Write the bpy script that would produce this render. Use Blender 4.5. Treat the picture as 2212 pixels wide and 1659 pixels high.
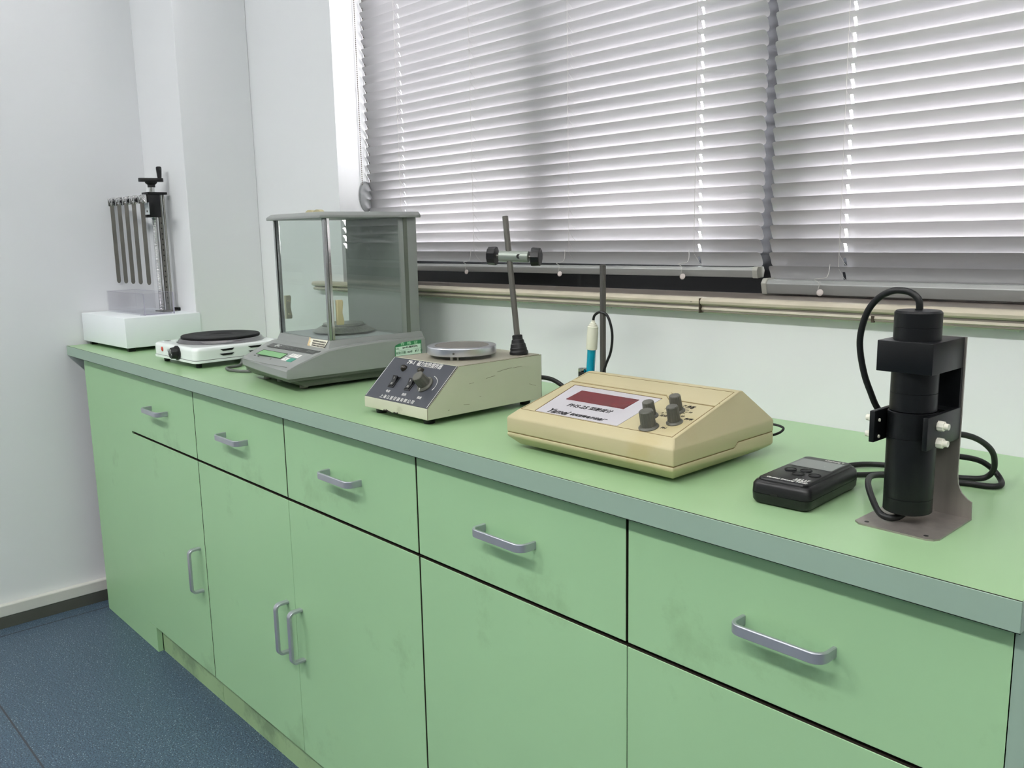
import bpy, bmesh, math, random
from mathutils import Vector, Matrix
random.seed(7)
for o in list(bpy.data.objects): bpy.data.objects.remove(o)
SC = bpy.context.scene
COL = SC.collection

# ---------------------------------------------------------------- camera
cam = bpy.data.cameras.new('camera'); cam.sensor_width = 36.0; cam.lens = 36*1898.05/2212; cam.clip_start = 0.02
camo = bpy.data.objects.new('camera', cam); COL.objects.link(camo)
yaw, pitch, roll = 0.8375, 0.1699, -0.0198
fw = Vector((-math.sin(yaw)*math.cos(pitch), math.cos(yaw)*math.cos(pitch), -math.sin(pitch)))
rt = fw.cross(Vector((0, 0, 1))).normalized(); up = rt.cross(fw)
c_, s_ = math.cos(roll), math.sin(roll)
r2 = rt*c_+up*s_; u2 = rt*-s_+up*c_
M = Matrix((r2, u2, -fw)).transposed().to_4x4(); M.translation = Vector((2.3537, -0.7689, 1.1005))
camo.matrix_world = M
SC.camera = camo

# ---------------------------------------------------------------- daylight outside
W = bpy.data.worlds.new('world'); SC.world = W; W.use_nodes = True
nt = W.node_tree; nt.nodes.clear()
wo = nt.nodes.new('ShaderNodeOutputWorld'); bg = nt.nodes.new('ShaderNodeBackground')
tc = nt.nodes.new('ShaderNodeTexCoord'); sx = nt.nodes.new('ShaderNodeSeparateXYZ'); cr = nt.nodes.new('ShaderNodeValToRGB')
ma = nt.nodes.new('ShaderNodeMath'); ma.operation = 'MULTIPLY_ADD'; ma.inputs[1].default_value = .5; ma.inputs[2].default_value = .5
nt.links.new(tc.outputs['Generated'], sx.inputs[0]); nt.links.new(sx.outputs[2], ma.inputs[0]); nt.links.new(ma.outputs[0], cr.inputs[0])
e = cr.color_ramp.elements; e[0].position = 0.30; e[0].color = (.80, .74, .74, 1); e[1].position = 1.0; e[1].color = (.90, .94, 1, 1)
m_ = e.new(.52); m_.color = (1, .93, .90, 1)
bg.inputs[1].default_value = 50.0
nt.links.new(cr.outputs[0], bg.inputs[0]); nt.links.new(bg.outputs[0], wo.inputs[0])

SC.view_settings.view_transform = 'Standard'; SC.view_settings.look = 'None'
SC.view_settings.exposure = 0.0; SC.view_settings.gamma = 1.0; SC.view_settings.use_curve_mapping = False
LAMP_W = 32.5          # power of each ceiling lamp

# ---------------------------------------------------------------- materials
def lin(c): c = c/255; return c/12.92 if c <= .04045 else ((c+.055)/1.055)**2.4
MATS = {}
def mat(name, rgb, rough=.5, metal=0., var=0., vscale=8., bump=0., bscale=200., coat=0., dirt=None, dscale=3., spec=.5, aniso=None, trans=0., ior=1.45, emit=None, alpha=1.):
    if name in MATS: return MATS[name]
    m = bpy.data.materials.new(name); m.use_nodes = True; n = m.node_tree.nodes; L = m.node_tree.links
    b = n['Principled BSDF']; col = tuple(lin(c) for c in rgb)+(1,)
    b.inputs['Base Color'].default_value = col; b.inputs['Roughness'].default_value = rough; b.inputs['Metallic'].default_value = metal
    b.inputs['Specular IOR Level'].default_value = spec; b.inputs['IOR'].default_value = ior
    if coat: b.inputs['Coat Weight'].default_value = coat; b.inputs['Coat Roughness'].default_value = .12
    if trans: b.inputs['Transmission Weight'].default_value = trans
    if emit: b.inputs['Emission Color'].default_value = tuple(lin(c) for c in emit[0])+(1,); b.inputs['Emission Strength'].default_value = emit[1]
    if alpha < 1: b.inputs['Alpha'].default_value = alpha
    t = n.new('ShaderNodeTexCoord'); last = None
    mp = n.new('ShaderNodeMapping'); L.new(t.outputs['Object'], mp.inputs[0])
    if aniso: mp.inputs['Scale'].default_value = aniso
    no = n.new('ShaderNodeTexNoise'); no.inputs['Scale'].default_value = vscale; no.inputs['Detail'].default_value = 5
    L.new(mp.outputs[0], no.inputs['Vector'])
    rr = n.new('ShaderNodeValToRGB')
    v = max(var, .004)
    rr.color_ramp.elements[0].position = .3; rr.color_ramp.elements[1].position = .7
    rr.color_ramp.elements[0].color = tuple(x*(1-v) for x in col[:3])+(1,); rr.color_ramp.elements[1].color = tuple(min(1, x*(1+v)) for x in col[:3])+(1,)
    L.new(no.outputs[0], rr.inputs[0]); last = rr.outputs[0]
    if dirt:
        drgb, amt, lo = dirt
        n2 = n.new('ShaderNodeTexNoise'); n2.inputs['Scale'].default_value = dscale; n2.inputs['Detail'].default_value = 8; n2.inputs['Roughness'].default_value = .65
        L.new(t.outputs['Object'], n2.inputs['Vector'])
        mr = n.new('ShaderNodeMapRange'); mr.inputs[1].default_value = lo; mr.inputs[2].default_value = lo+.12; mr.inputs[4].default_value = amt
        L.new(n2.outputs[0], mr.inputs[0])
        mx = n.new('ShaderNodeMixRGB'); mx.inputs[2].default_value = tuple(lin(c) for c in drgb)+(1,)
        L.new(mr.outputs[0], mx.inputs[0]); L.new(last, mx.inputs[1]); last = mx.outputs[0]
    L.new(last, b.inputs['Base Color'])
    if bump:
        n3 = n.new('ShaderNodeTexNoise'); n3.inputs['Scale'].default_value = bscale; n3.inputs['Detail'].default_value = 3
        L.new(mp.outputs[0], n3.inputs['Vector'])
        bp = n.new('ShaderNodeBump'); bp.inputs['Strength'].default_value = bump; bp.inputs['Distance'].default_value = .001
        L.new(n3.outputs[0], bp.inputs['Height']); L.new(bp.outputs[0], b.inputs['Normal'])
    MATS[name] = m; return m

def glass_mat(name, tint=(1, 1, 1), rough=0.0, refl=1.0, edge=.6):
    # thin pane: mostly clear, mirror-like at grazing angles
    if name in MATS: return MATS[name]
    m = bpy.data.materials.new(name); m.use_nodes = True; n = m.node_tree.nodes; L = m.node_tree.links; n.clear()
    out = n.new('ShaderNodeOutputMaterial'); mx = n.new('ShaderNodeMixShader'); tr = n.new('ShaderNodeBsdfTransparent'); gl = n.new('ShaderNodeBsdfGlossy')
    fr = n.new('ShaderNodeLayerWeight'); fr.inputs[0].default_value = .5      # facing: 0 head-on, 1 at grazing, the same from both sides
    pw = n.new('ShaderNodeMath'); pw.operation = 'POWER'; pw.inputs[1].default_value = 5.0; L.new(fr.outputs['Facing'], pw.inputs[0])
    mu = n.new('ShaderNodeMath'); mu.operation = 'MULTIPLY_ADD'; mu.inputs[1].default_value = edge; mu.inputs[2].default_value = .035*refl; mu.use_clamp = True
    tr.inputs[0].default_value = tint+(1,); gl.inputs['Roughness'].default_value = rough
    L.new(pw.outputs[0], mu.inputs[0]); L.new(mu.outputs[0], mx.inputs[0]); L.new(tr.outputs[0], mx.inputs[1]); L.new(gl.outputs[0], mx.inputs[2]); L.new(mx.outputs[0], out.inputs[0])
    MATS[name] = m; return m

WALLP = mat('wall_paint', (226, 228, 230), .75, var=.02, vscale=1.5, bump=.06, bscale=60)
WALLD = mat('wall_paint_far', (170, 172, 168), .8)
CEILP = mat('ceiling_paint', (235, 235, 232), .9)
GREEN = mat('green_laminate', (158, 198, 152), .42, var=.035, vscale=2.2, dirt=((124, 152, 112), .5, .59), dscale=4.2, spec=.4)
GREEN2 = mat('green_laminate_kick', (152, 182, 136), .5, var=.08, vscale=5, dirt=((108, 132, 104), .7, .50), dscale=7, spec=.35)
GTOP = mat('green_worktop_laminate', (150, 184, 140), .30, var=.03, vscale=3.0, dirt=((190, 214, 178), .35, .58), dscale=3.5, spec=.4)
GEDGE = mat('grey_green_edge_band', (146, 170, 153), .38, var=.02, vscale=3)
DARKGAP = mat('dark_gap', (38, 36, 30), .8)
CARC = mat('cabinet_carcass', (70, 72, 60), .8)
ALU = mat('satin_aluminium', (180, 183, 190), .34, metal=.65, var=.03, vscale=30)
SLAT = mat('slat_aluminium', (180, 179, 181), .34, metal=.42, var=.012, vscale=8)
RAILM = mat('rail_aluminium', (150, 152, 150), .30, metal=.4, var=.02)
RAILC = mat('rail_cap_plastic', (158, 158, 150), .45)
CORD = mat('blind_cord', (186, 184, 180), .7)
CLEARP = mat('clear_plastic_tassel', (225, 215, 210), .25, trans=.35)
BEAD = mat('steel_bead_chain', (104, 98, 86), .4, metal=.3)
TENS = mat('grey_tensioner', (140, 142, 144), .45)
FRAME = mat('dark_bronze_aluminium', (28, 29, 32), .32, metal=.3)
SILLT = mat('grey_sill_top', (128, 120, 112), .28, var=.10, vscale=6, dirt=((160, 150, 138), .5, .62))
SILLB = mat('beige_marble_moulding', (184, 177, 158), .35, var=.10, vscale=14, dirt=((225, 220, 196), .8, .62), dscale=18, bump=.1, bscale=60)
FLAKE = mat('flaking_paint', (226, 234, 226), .8)
BBW = mat('baseboard_white', (206, 206, 200), .6, var=.04)
BBD = mat('baseboard_dark', (74, 76, 70), .5, var=.12, vscale=10)
BLACK = mat('black_rubber', (16, 18, 19), .5)
BLKP = mat('black_plastic', (15, 16, 18), .36, bump=.05, bscale=800)
BLKA = mat('black_anodised', (15, 17, 19), .36, spec=.35)
WHITEM = mat('white_powder_coat', (232, 238, 240), .38, var=.01)
ENAMEL = mat('white_enamel', (236, 243, 240), .14, coat=.4)
STEEL = mat('brushed_steel', (172, 172, 166), .36, metal=.85, var=.12, vscale=40, bump=.05, bscale=300, aniso=(.3, 8, 8))
STEELD = mat('dull_steel', (120, 118, 112), .42, metal=.9, var=.1, vscale=25)
CHROME = mat('chrome', (205, 205, 205), .12, metal=1.)
CAST = mat('cast_iron_plate', (20, 20, 23), .6, var=.08, vscale=20, spec=.3)
ACRYL = glass_mat('clear_acrylic', (.975, .972, .985), .03, 1.0, .25)
GLASS = glass_mat('case_glass', (.94, .965, .95), .0, 1.7)
WGLASS = glass_mat('window_glass', (.95, .97, .98), 0.0, 1.0)
GREYP = mat('balance_grey_paint', (138, 142, 139), .42, var=.02, vscale=6, bump=.04, bscale=500)
GREYD = mat('balance_dark_base', (92, 98, 88), .5, var=.03)
GREYL = mat('balance_panel_film', (168, 172, 174), .4)
IVORY = mat('ivory_plastic', (176, 168, 132), .42)
BEIGE = mat('beige_abs', (184, 175, 139), .44, var=.03, vscale=6, dirt=((176, 160, 110), .45, .60), dscale=7, bump=.03, bscale=600)
BEIGEL = mat('beige_line', (120, 100, 62), .7)
LABELW = mat('grey_white_label', (190, 188, 192), .4, var=.03, vscale=20)
REDW = mat('dark_red_filter', (96, 34, 38), .22)
KNOBG = mat('grey_knob', (86, 86, 78), .42)
STIR = mat('cream_enamel_worn', (188, 190, 168), .40, var=.03, vscale=12, dirt=((150, 148, 122), .6, .63), dscale=16)
STIRTOP = mat('worn_cream_top', (158, 154, 138), .35, var=.04, vscale=10)
SLATE = mat('slate_panel', (58, 61, 68), .40)
WHITEI = mat('white_print', (225, 225, 220), .6)
BLACKI = mat('black_print', (18, 16, 18), .6)
LEDM = mat('smoked_lens', (40, 36, 28), .2)
NYLON = mat('white_nylon', (232, 230, 216), .4)
LCD = mat('green_lcd', (112, 160, 108), .35, emit=((90, 190, 90), .06))
TEAL = mat('teal_key', (58, 140, 118), .45)
PAPER = mat('white_paper', (228, 226, 208), .7)
TAPE = mat('yellowed_tape', (214, 192, 148), .6)
STKG = mat('green_sticker', (52, 128, 82), .5)
STKW = mat('pale_sticker', (206, 226, 212), .55)
GRNI = mat('green_print', (60, 110, 80), .6)
CYAN = mat('blue_liquid_sleeve', (0, 150, 182), .15, coat=.3)
PROBEW = mat('probe_white', (218, 218, 200), .45)
REDL = mat('red_lamp', (190, 60, 44), .25)
GLCD = mat('grey_lcd', (128, 134, 132), .3)
FILM = glass_mat('clear_film', (.97, .97, .97), .12, 2.6)
GCABLE = mat('grey_cable', (92, 96, 92), .5)
LAMPW = mat('lamp_diffuser', (255, 255, 250), .6, emit=((255, 252, 246), 3.0))

def floor_mat():
    m = bpy.data.materials.new('blue_speckled_vinyl'); m.use_nodes = True; n = m.node_tree.nodes; L = m.node_tree.links; b = n['Principled BSDF']
    t = n.new('ShaderNodeTexCoord')
    def noise(sc, det=3):
        x = n.new('ShaderNodeTexNoise'); x.inputs['Scale'].default_value = sc; x.inputs['Detail'].default_value = det; L.new(t.outputs['Object'], x.inputs['Vector']); return x
    def ramp(src, lo, hi, c0, c1):
        r = n.new('ShaderNodeValToRGB'); r.color_ramp.elements[0].position = lo; r.color_ramp.elements[1].position = hi
        r.color_ramp.elements[0].color = tuple(lin(c) for c in c0)+(1,); r.color_ramp.elements[1].color = tuple(lin(c) for c in c1)+(1,); L.new(src, r.inputs[0]); return r
    base = ramp(noise(300, 3).outputs[0], .36, .64, (30, 45, 62), (82, 104, 122))
    v = n.new('ShaderNodeTexVoronoi'); v.inputs['Scale'].default_value = 230; L.new(t.outputs['Object'], v.inputs['Vector'])
    sp = n.new('ShaderNodeMapRange'); sp.inputs[1].default_value = .26; sp.inputs[2].default_value = .14; L.new(v.outputs['Distance'], sp.inputs[0])
    mx = n.new('ShaderNodeMixRGB'); mx.inputs[2].default_value = tuple(lin(c) for c in (178, 192, 196))+(1,)
    L.new(base.outputs[0], mx.inputs[1])
    rnd = n.new('ShaderNodeSeparateColor'); L.new(v.outputs['Color'], rnd.inputs[0])
    th = n.new('ShaderNodeMath'); th.operation = 'GREATER_THAN'; th.inputs[1].default_value = .66; L.new(rnd.outputs[0], th.inputs[0])
    mm = n.new('ShaderNodeMath'); mm.operation = 'MULTIPLY'; L.new(sp.outputs[0], mm.inputs[0]); L.new(th.outputs[0], mm.inputs[1]); L.new(mm.outputs[0], mx.inputs[0])
    L.new(mx.outputs[0], b.inputs['Base Color']); b.inputs['Roughness'].default_value = .42
    bp = n.new('ShaderNodeBump'); bp.inputs['Strength'].default_value = .5; bp.inputs['Distance'].default_value = .0012; L.new(noise(340, 2).outputs[0], bp.inputs['Height']); L.new(bp.outputs[0], b.inputs['Normal'])
    return m
FLOORM = floor_mat()
SEAM = mat('floor_seam', (64, 66, 70), .6)

# ---------------------------------------------------------------- mesh helpers
def V(*a): return Vector(a)
def nb(): return bmesh.new()
def box(bm, x0, x1, y0, y1, z0, z1, bev=0., seg=2):
    t = bmesh.new()
    vs = [t.verts.new((x, y, z)) for x in (x0, x1) for y in (y0, y1) for z in (z0, z1)]
    for f in ((0, 1, 3, 2), (4, 6, 7, 5), (0, 4, 5, 1), (2, 3, 7, 6), (0, 2, 6, 4), (1, 5, 7, 3)): t.faces.new([vs[i] for i in f])
    if bev: bmesh.ops.bevel(t, geom=list(t.edges), offset=bev, segments=seg, profile=.5, affect='EDGES')
    merge(bm, t)
def merge(bm, t, mtx=None):
    if mtx is not None: bmesh.ops.transform(t, matrix=mtx, verts=t.verts)
    me = bpy.data.meshes.new('tmp'); t.to_mesh(me); t.free(); bm.from_mesh(me); bpy.data.meshes.remove(me)
def frame_mtx(o, ux, uy, uz=None):
    ux = Vector(ux).normalized(); uy = Vector(uy).normalized(); uz = ux.cross(uy) if uz is None else Vector(uz)
    m = Matrix((ux, uy, uz)).transposed().to_4x4(); m.translation = Vector(o); return m
def along(o, d):
    d = Vector(d).normalized(); a = V(0, 0, 1) if abs(d.z) < .9 else V(1, 0, 0); x = a.cross(d).normalized(); return frame_mtx(o, x, d.cross(x), d)
def lathe(bm, prof, o=(0, 0, 0), d=(0, 0, 1), n=40, mtx=None):
    t = bmesh.new(); rings = []
    for r, z in prof:
        if r < 1e-6: rings.append([t.verts.new((0, 0, z))])
        else: rings.append([t.verts.new((r*math.cos(2*math.pi*i/n), r*math.sin(2*math.pi*i/n), z)) for i in range(n)])
    for a, b in zip(rings, rings[1:]):
        for i in range(n):
            j = (i+1) % n
            if len(a) == 1 and len(b) > 1: t.faces.new((a[0], b[j], b[i])) if False else t.faces.new((a[0], b[i], b[j]))
            elif len(b) == 1 and len(a) > 1: t.faces.new((a[j], a[i], b[0]))
            elif len(a) > 1: t.faces.new((a[i], a[j], b[j], b[i]))
    bmesh.ops.recalc_face_normals(t, faces=t.faces)
    merge(bm, t, mtx if mtx is not None else along(o, d))
def cyl(bm, r, p0, p1, n=24, bev=0.):
    p0, p1 = Vector(p0), Vector(p1); L = (p1-p0).length
    pr = [(0, 0), (r-bev, 0), (r, bev), (r, L-bev), (r-bev, L), (0, L)] if bev else [(0, 0), (r, 0), (r, L), (0, L)]
    lathe(bm, pr, p0, p1-p0, n)
def knurl(bm, r, h, mtx, ribs=18, depth=.06, taper=.95, top=.001):
    t = bmesh.new(); n = ribs*2; rows = []
    for z, k in ((0, 1), (h-top, taper), (h, taper-.09)):
        rows.append([t.verts.new(((r*k*(1 if i % 2 else 1-depth))*math.cos(math.pi*i/ribs), (r*k*(1 if i % 2 else 1-depth))*math.sin(math.pi*i/ribs), z)) for i in range(n)])
    for a, b in zip(rows, rows[1:]):
        for i in range(n): t.faces.new((a[i], a[(i+1) % n], b[(i+1) % n], b[i]))
    t.faces.new(rows[-1]); t.faces.new(rows[0][::-1]); merge(bm, t, mtx)
def prism(bm, pts, a0, a1, axis='x', bev=0., seg=2):
    """pts: (y,z) for axis x, (x,z) for axis y, (x,y) for axis z"""
    t = bmesh.new()
    def P(p, a): return {'x': (a, p[0], p[1]), 'y': (p[0], a, p[1]), 'z': (p[0], p[1], a)}[axis]
    A = [t.verts.new(P(p, a0)) for p in pts]; B = [t.verts.new(P(p, a1)) for p in pts]
    t.faces.new(A); t.faces.new(B[::-1])
    for i in range(len(pts)): j = (i+1) % len(pts); t.faces.new((A[j], A[i], B[i], B[j]))
    bmesh.ops.recalc_face_normals(t, faces=t.faces)
    if bev: bmesh.ops.bevel(t, geom=list(t.edges), offset=bev, segments=seg, profile=.5, affect='EDGES')
    merge(bm, t)
def smooth_path(pts, sub=6):
    P = [Vector(p) for p in pts]; out = []
    for i in range(len(P)-1):
        p0 = P[max(i-1, 0)]; p1 = P[i]; p2 = P[i+1]; p3 = P[min(i+2, len(P)-1)]
        for k in range(sub):
            t = k/sub
            out.append(.5*((2*p1)+(p2-p0)*t+(2*p0-5*p1+4*p2-p3)*t*t+(3*p1-p0-3*p2+p3)*t**3))
    out.append(P[-1]); return out
def tube(bm, pts, r, n=10, sub=6, raw=False, sect=None):
    P = [Vector(p) for p in pts] if raw else smooth_path(pts, sub)
    t = bmesh.new(); rows = []; nrm = None
    for i, p in enumerate(P):
        d = (P[min(i+1, len(P)-1)]-P[max(i-1, 0)]).normalized()
        if nrm is None: nrm = (V(0, 0, 1).cross(d) if abs(d.z) < .9 else V(1, 0, 0).cross(d)).normalized()
        nrm = (nrm-d*nrm.dot(d)).normalized(); b = d.cross(nrm)
        if sect: rows.append([t.verts.new(p+nrm*q[0]+b*q[1]) for q in sect])
        else: rows.append([t.verts.new(p+(nrm*math.cos(2*math.pi*k/n)+b*math.sin(2*math.pi*k/n))*r) for k in range(n)])
    m = len(rows[0])
    for a, b in zip(rows, rows[1:]):
        for k in range(m): t.faces.new((a[k], a[(k+1) % m], b[(k+1) % m], b[k]))
    t.faces.new(rows[0][::-1]); t.faces.new(rows[-1]); bmesh.ops.recalc_face_normals(t, faces=t.faces); merge(bm, t)
def rrect(x0, x1, y0, y1, r, n=5):
    out = []
    for cx, cy, a0 in ((x1-r, y1-r, 0), (x0+r, y1-r, 90), (x0+r, y0+r, 180), (x1-r, y0+r, 270)):
        for k in range(n+1): a = math.radians(a0+90*k/n); out.append((cx+r*math.cos(a), cy+r*math.sin(a)))
    return out
def obj(name, bm, m, parent=None, smooth=35, mods=None):
    me = bpy.data.meshes.new(name); bm.to_mesh(me); bm.free()
    o = bpy.data.objects.new(name, me); COL.objects.link(o)
    if m: me.materials.append(m)
    if parent: o.parent = parent
    if smooth:
        for p in me.polygons: p.use_smooth = True
        b2 = bmesh.new(); b2.from_mesh(me)
        for ed in b2.edges:
            if len(ed.link_faces) == 2: ed.smooth = ed.calc_face_angle(3.2) < math.radians(smooth)
            else: ed.smooth = False
        b2.to_mesh(me); b2.free()
    return o
def thing(name, label, cat, loc=(0, 0, 0), rot=0., group=None):
    o = bpy.data.objects.new(name, None); COL.objects.link(o); o.location = loc; o.rotation_euler = (0, 0, math.radians(rot)); o.empty_display_size = .05
    o['label'] = label; o['category'] = cat
    if group: o['group'] = group
    return o
def tag(o, label, cat, group=None):
    o['label'] = label; o['category'] = cat
    if group: o['group'] = group
    return o
def struct(name, bm, m, parent=None, smooth=0):
    o = obj(name, bm, m, parent, smooth); 
    if not parent: o['kind'] = 'structure'
    return o
def text(bm, s, size, o, ux, uy, shear=0., bold=0., align='CENTER', space=1., depth=.00012, sx=1.):
    cu = bpy.data.curves.new('lettering', 'FONT'); cu.body = s; cu.size = size; cu.shear = shear; cu.offset = bold*size
    cu.align_x = align; cu.align_y = 'CENTER'; cu.space_character = space; cu.extrude = depth; cu.resolution_u = 3
    ob = bpy.data.objects.new('lettering', cu); COL.objects.link(ob)
    dg = bpy.context.evaluated_depsgraph_get(); me = bpy.data.meshes.new_from_object(ob.evaluated_get(dg))
    t = bmesh.new(); t.from_mesh(me); bpy.data.meshes.remove(me); bpy.data.objects.remove(ob); bpy.data.curves.remove(cu)
    bmesh.ops.scale(t, vec=(sx, 1, 1), verts=t.verts)
    merge(bm, t, frame_mtx(o, ux, uy))
def strip(bm, pts, w, nrm, h=.0003, closed=False):
    """thin flat line following points on a surface with normal nrm"""
    P = [Vector(p) for p in pts]; nrm = Vector(nrm).normalized()
    if closed: P.append(P[0])
    for a, b in zip(P, P[1:]):
        d = (b-a); L = d.length; d.normalize(); s = nrm.cross(d)
        t = bmesh.new(); vs = [t.verts.new(a+d*(L*i-w/2*(1 if i == 0 else -1))+s*(w/2*j)+nrm*(h*k)) for i in (0, 1) for j in (-1, 1) for k in (0, 1)]
        for f in ((0, 1, 3, 2), (4, 6, 7, 5), (0, 4, 5, 1), (2, 3, 7, 6), (0, 2, 6, 4), (1, 5, 7, 3)): t.faces.new([vs[i] for i in f])
        bmesh.ops.recalc_face_normals(t, faces=t.faces); merge(bm, t)
def plate(bm, pts2, o, ux, uy, h):
    """flat polygon (2D points in ux,uy frame) with thickness h along the normal"""
    t = bmesh.new(); A = [t.verts.new((p[0], p[1], 0)) for p in pts2]; B = [t.verts.new((p[0], p[1], h)) for p in pts2]
    t.faces.new(A[::-1]); t.faces.new(B)
    for i in range(len(A)): j = (i+1) % len(A); t.faces.new((A[i], A[j], B[j], B[i]))
    bmesh.ops.recalc_face_normals(t, faces=t.faces); merge(bm, t, frame_mtx(o, ux, uy))

# ================================================================ ROOM
XL, XR, YB, YF, ZC = -.44, 5.2, .4658, -4.6, 2.75      # left wall, right wall, window wall, wall behind the camera
def SZ(x): return .0052*(x-.69)                        # the sill runs very slightly out of level
bm = nb(); box(bm, XL-.1, XR+.1, YF-.1, YB+.3, -.06, 0); struct('floor', bm, FLOORM)
bm = nb()
strip(bm, [(-.366, -4.5, 0), (-.366, .0, 0)], .004, (0, 0, 1), .0004)
strip(bm, [(.0573, -.3842, 0), (.45, -.378, 0)], .004, (0, 0, 1), .0004)
struct('trim_3', bm, SEAM)
bm = nb(); box(bm, XL-.1, XR+.1, YF-.1, YB+.3, ZC, ZC+.1); struct('ceiling', bm, CEILP)
bm = nb(); box(bm, XL-.12, XL, YF, YB+.3, 0, ZC); struct('wall_left', bm, WALLP)
bm = nb(); box(bm, XR, XR+.12, YF, YB+.3, 0, ZC); struct('wall_right', bm, WALLD)
bm = nb(); box(bm, XL-.12, XR+.12, YF-.12, YF, 0, ZC); struct('wall_rear', bm, WALLD)
WX0, WX1, WZ0, WZ1, WD = .328, 4.3, .973, 2.45, .24
bm = nb()
box(bm, XL, WX0, YB, YB+WD, 0, ZC); box(bm, WX1, XR, YB, YB+WD, 0, ZC)
box(bm, WX0, WX1, YB, YB+WD, 0, WZ0); box(bm, WX0, WX1, YB, YB+WD, WZ1, ZC)
box(bm, XL, -.131, .252, YB, 0, ZC, .002)
struct('wall_back', bm, WALLP)
bm = nb(); box(bm, XL, XL+.02, YF, .25, .034, .0685, .003); struct('baseboard_left', bm, BBW)
bm = nb(); box(bm, XL, XL+.0195, YF, .25, 0, .034); struct('trim_2', bm, BBD)

# sill: grey top slab with a moulded beige nosing under it
bm = nb(); t = bmesh.new()
prof = [(.578, .9845), (.450, .9845), (.446, .983)]
def sweep(bm, prof, xs, end0=0, end1=0):
    t = bmesh.new(); rows = []
    for x in xs: rows.append([t.verts.new((x+(0), y, z+SZ(x))) for y, z in prof])
    n = len(prof)
    for a, b in zip(rows, rows[1:]):
        for i in range(n): t.faces.new((a[i], a[(i+1) % n], b[(i+1) % n], b[i]))
    t.faces.new(rows[0][::-1]); t.faces.new(rows[-1]); bmesh.ops.recalc_face_normals(t, faces=t.faces); merge(bm, t)
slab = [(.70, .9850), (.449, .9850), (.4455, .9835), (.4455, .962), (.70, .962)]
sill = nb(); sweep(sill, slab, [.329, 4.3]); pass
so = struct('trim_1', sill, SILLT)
nose = [(.4645, .985), (.449, .9853), (.4425, .9835), (.4395, .9795), (.4400, .9755), (.4440, .9725), (.4500, .9718), (.4510, .9705), (.4455, .9690), (.4440, .9655), (.4475, .9620), (.4560, .9608), (.4575, .9595), (.4655, .9585)]
bm = nb(); sweep(bm, nose, [.205, .6, 1.2, 1.48]); sweep(bm, nose, [1.4806, 2.2, 3.0, 4.42])
struct('sill_moulding', bm, SILLB, so, 40)
bm = nb(); x = .22
while x < 2.6:
    w = random.uniform(.012, .05)
    if random.random() < .8:
        k = 8; z0 = .9590+SZ(x); up_ = [(x+w*i/k, z0+random.uniform(.0000, .0012)) for i in range(k+1)]; dn = [(x+w*i/k, z0-random.uniform(.0012, .0034)) for i in range(k, -1, -1)]
        prism(bm, up_+dn, YB-.0016, YB-.0003, 'y')
    x += w+random.uniform(0, .012)
struct('paint_flakes', bm, FLAKE, so)
bm = nb()
for i in range(9): t = i*.0016; cyl(bm, .0006, (1.462, .4400+.0, .978+SZ(1.46)), (1.466, .4402, .978+SZ(1.46)), 6)
box(bm, 1.4795, 1.4812, .4390, .4505, .960+SZ(1.48), .984+SZ(1.48)); box(bm, 1.772, 1.776, .4432, .4480, .960+SZ(1.77), .9690+SZ(1.77))
struct('sill_crack', bm, mat('dark_crack', (66, 58, 46), .8), so)

# window behind the blinds
bm = nb(); y0, y1 = .590, .650
box(bm, WX0, WX1, y0-.012, y1, .984, 1.057); box(bm, WX0, WX1, y0, y1, 2.38, WZ1)
for x0, x1 in ((WX0, .405), (.930, 1.005), (1.478, 1.595), (2.13, 2.20), (2.74, 2.80), (3.34, 3.40), (4.24, WX1)): box(bm, x0, x1, y0, y1, 1.057, 2.38)
wf = struct('window_1', bm, FRAME)
for i, (x0, x1) in enumerate(((.405, .930), (1.005, 1.478), (1.595, 2.13), (2.20, 2.74), (2.80, 3.34), (3.40, 4.24))):
    bm = nb(); box(bm, x0, x1, .618, .623, 1.057, 2.38); struct('pane', bm, WGLASS, wf)

# ================================================================ BLINDS
PITCH, SW, TILT = .02242, .0273, math.radians(63)
def slats(x0, x1, ztop, n, holes, yc):
    """curved slats, room-side edge up; holes: x positions of the cord slots"""
    bm = nb(); K = 8
    xs = set([x0, x0+.0012, x0+.003, x0+.006, x1-.006, x1-.003, x1-.0012, x1])
    for h in holes: xs |= {h-.0023, h+.0023}
    x = x0+.06
    while x < x1-.06: xs.add(x); x += .15
    xs = sorted(xs); R = .006
    dirv = V(0, -math.cos(TILT), math.sin(TILT)); nrm = V(0, math.sin(TILT), math.cos(TILT))
    for k in range(n):
        zt = ztop+k*PITCH; cz = zt-SW/2*math.sin(TILT); jit = random.uniform(-.0004, .0004)
        verts = []
        for x in xs:
            d = min(x-x0, x1-x); hw = SW/2
            if d < R: hw -= R-math.sqrt(max(0, R*R-(R-d)**2))
            row = []
            for s in (0, 1):
                rr = []
                for i in range(K+1):
                    u = -hw+2*hw*i/K; cam_ = .0022*(1-(u/(SW/2))**2)
                    p = V(x, yc, cz)+dirv*u+nrm*(cam_+(.0003 if s else 0)+jit); rr.append(bm.verts.new(p))
                row.append(rr)
            verts.append(row)
        for a in range(len(xs)-1):
            hole = any(abs((xs[a]+xs[a+1])/2-h) < .0008 for h in holes)
            for i in range(K):
                if hole and 1 <= i <= 4: continue
                p, q = verts[a], verts[a+1]
                bm.faces.new((p[0][i], p[0][i+1], q[0][i+1], q[0][i])); bm.faces.new((p[1][i], q[1][i], q[1][i+1], p[1][i+1]))
    return bm
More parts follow.
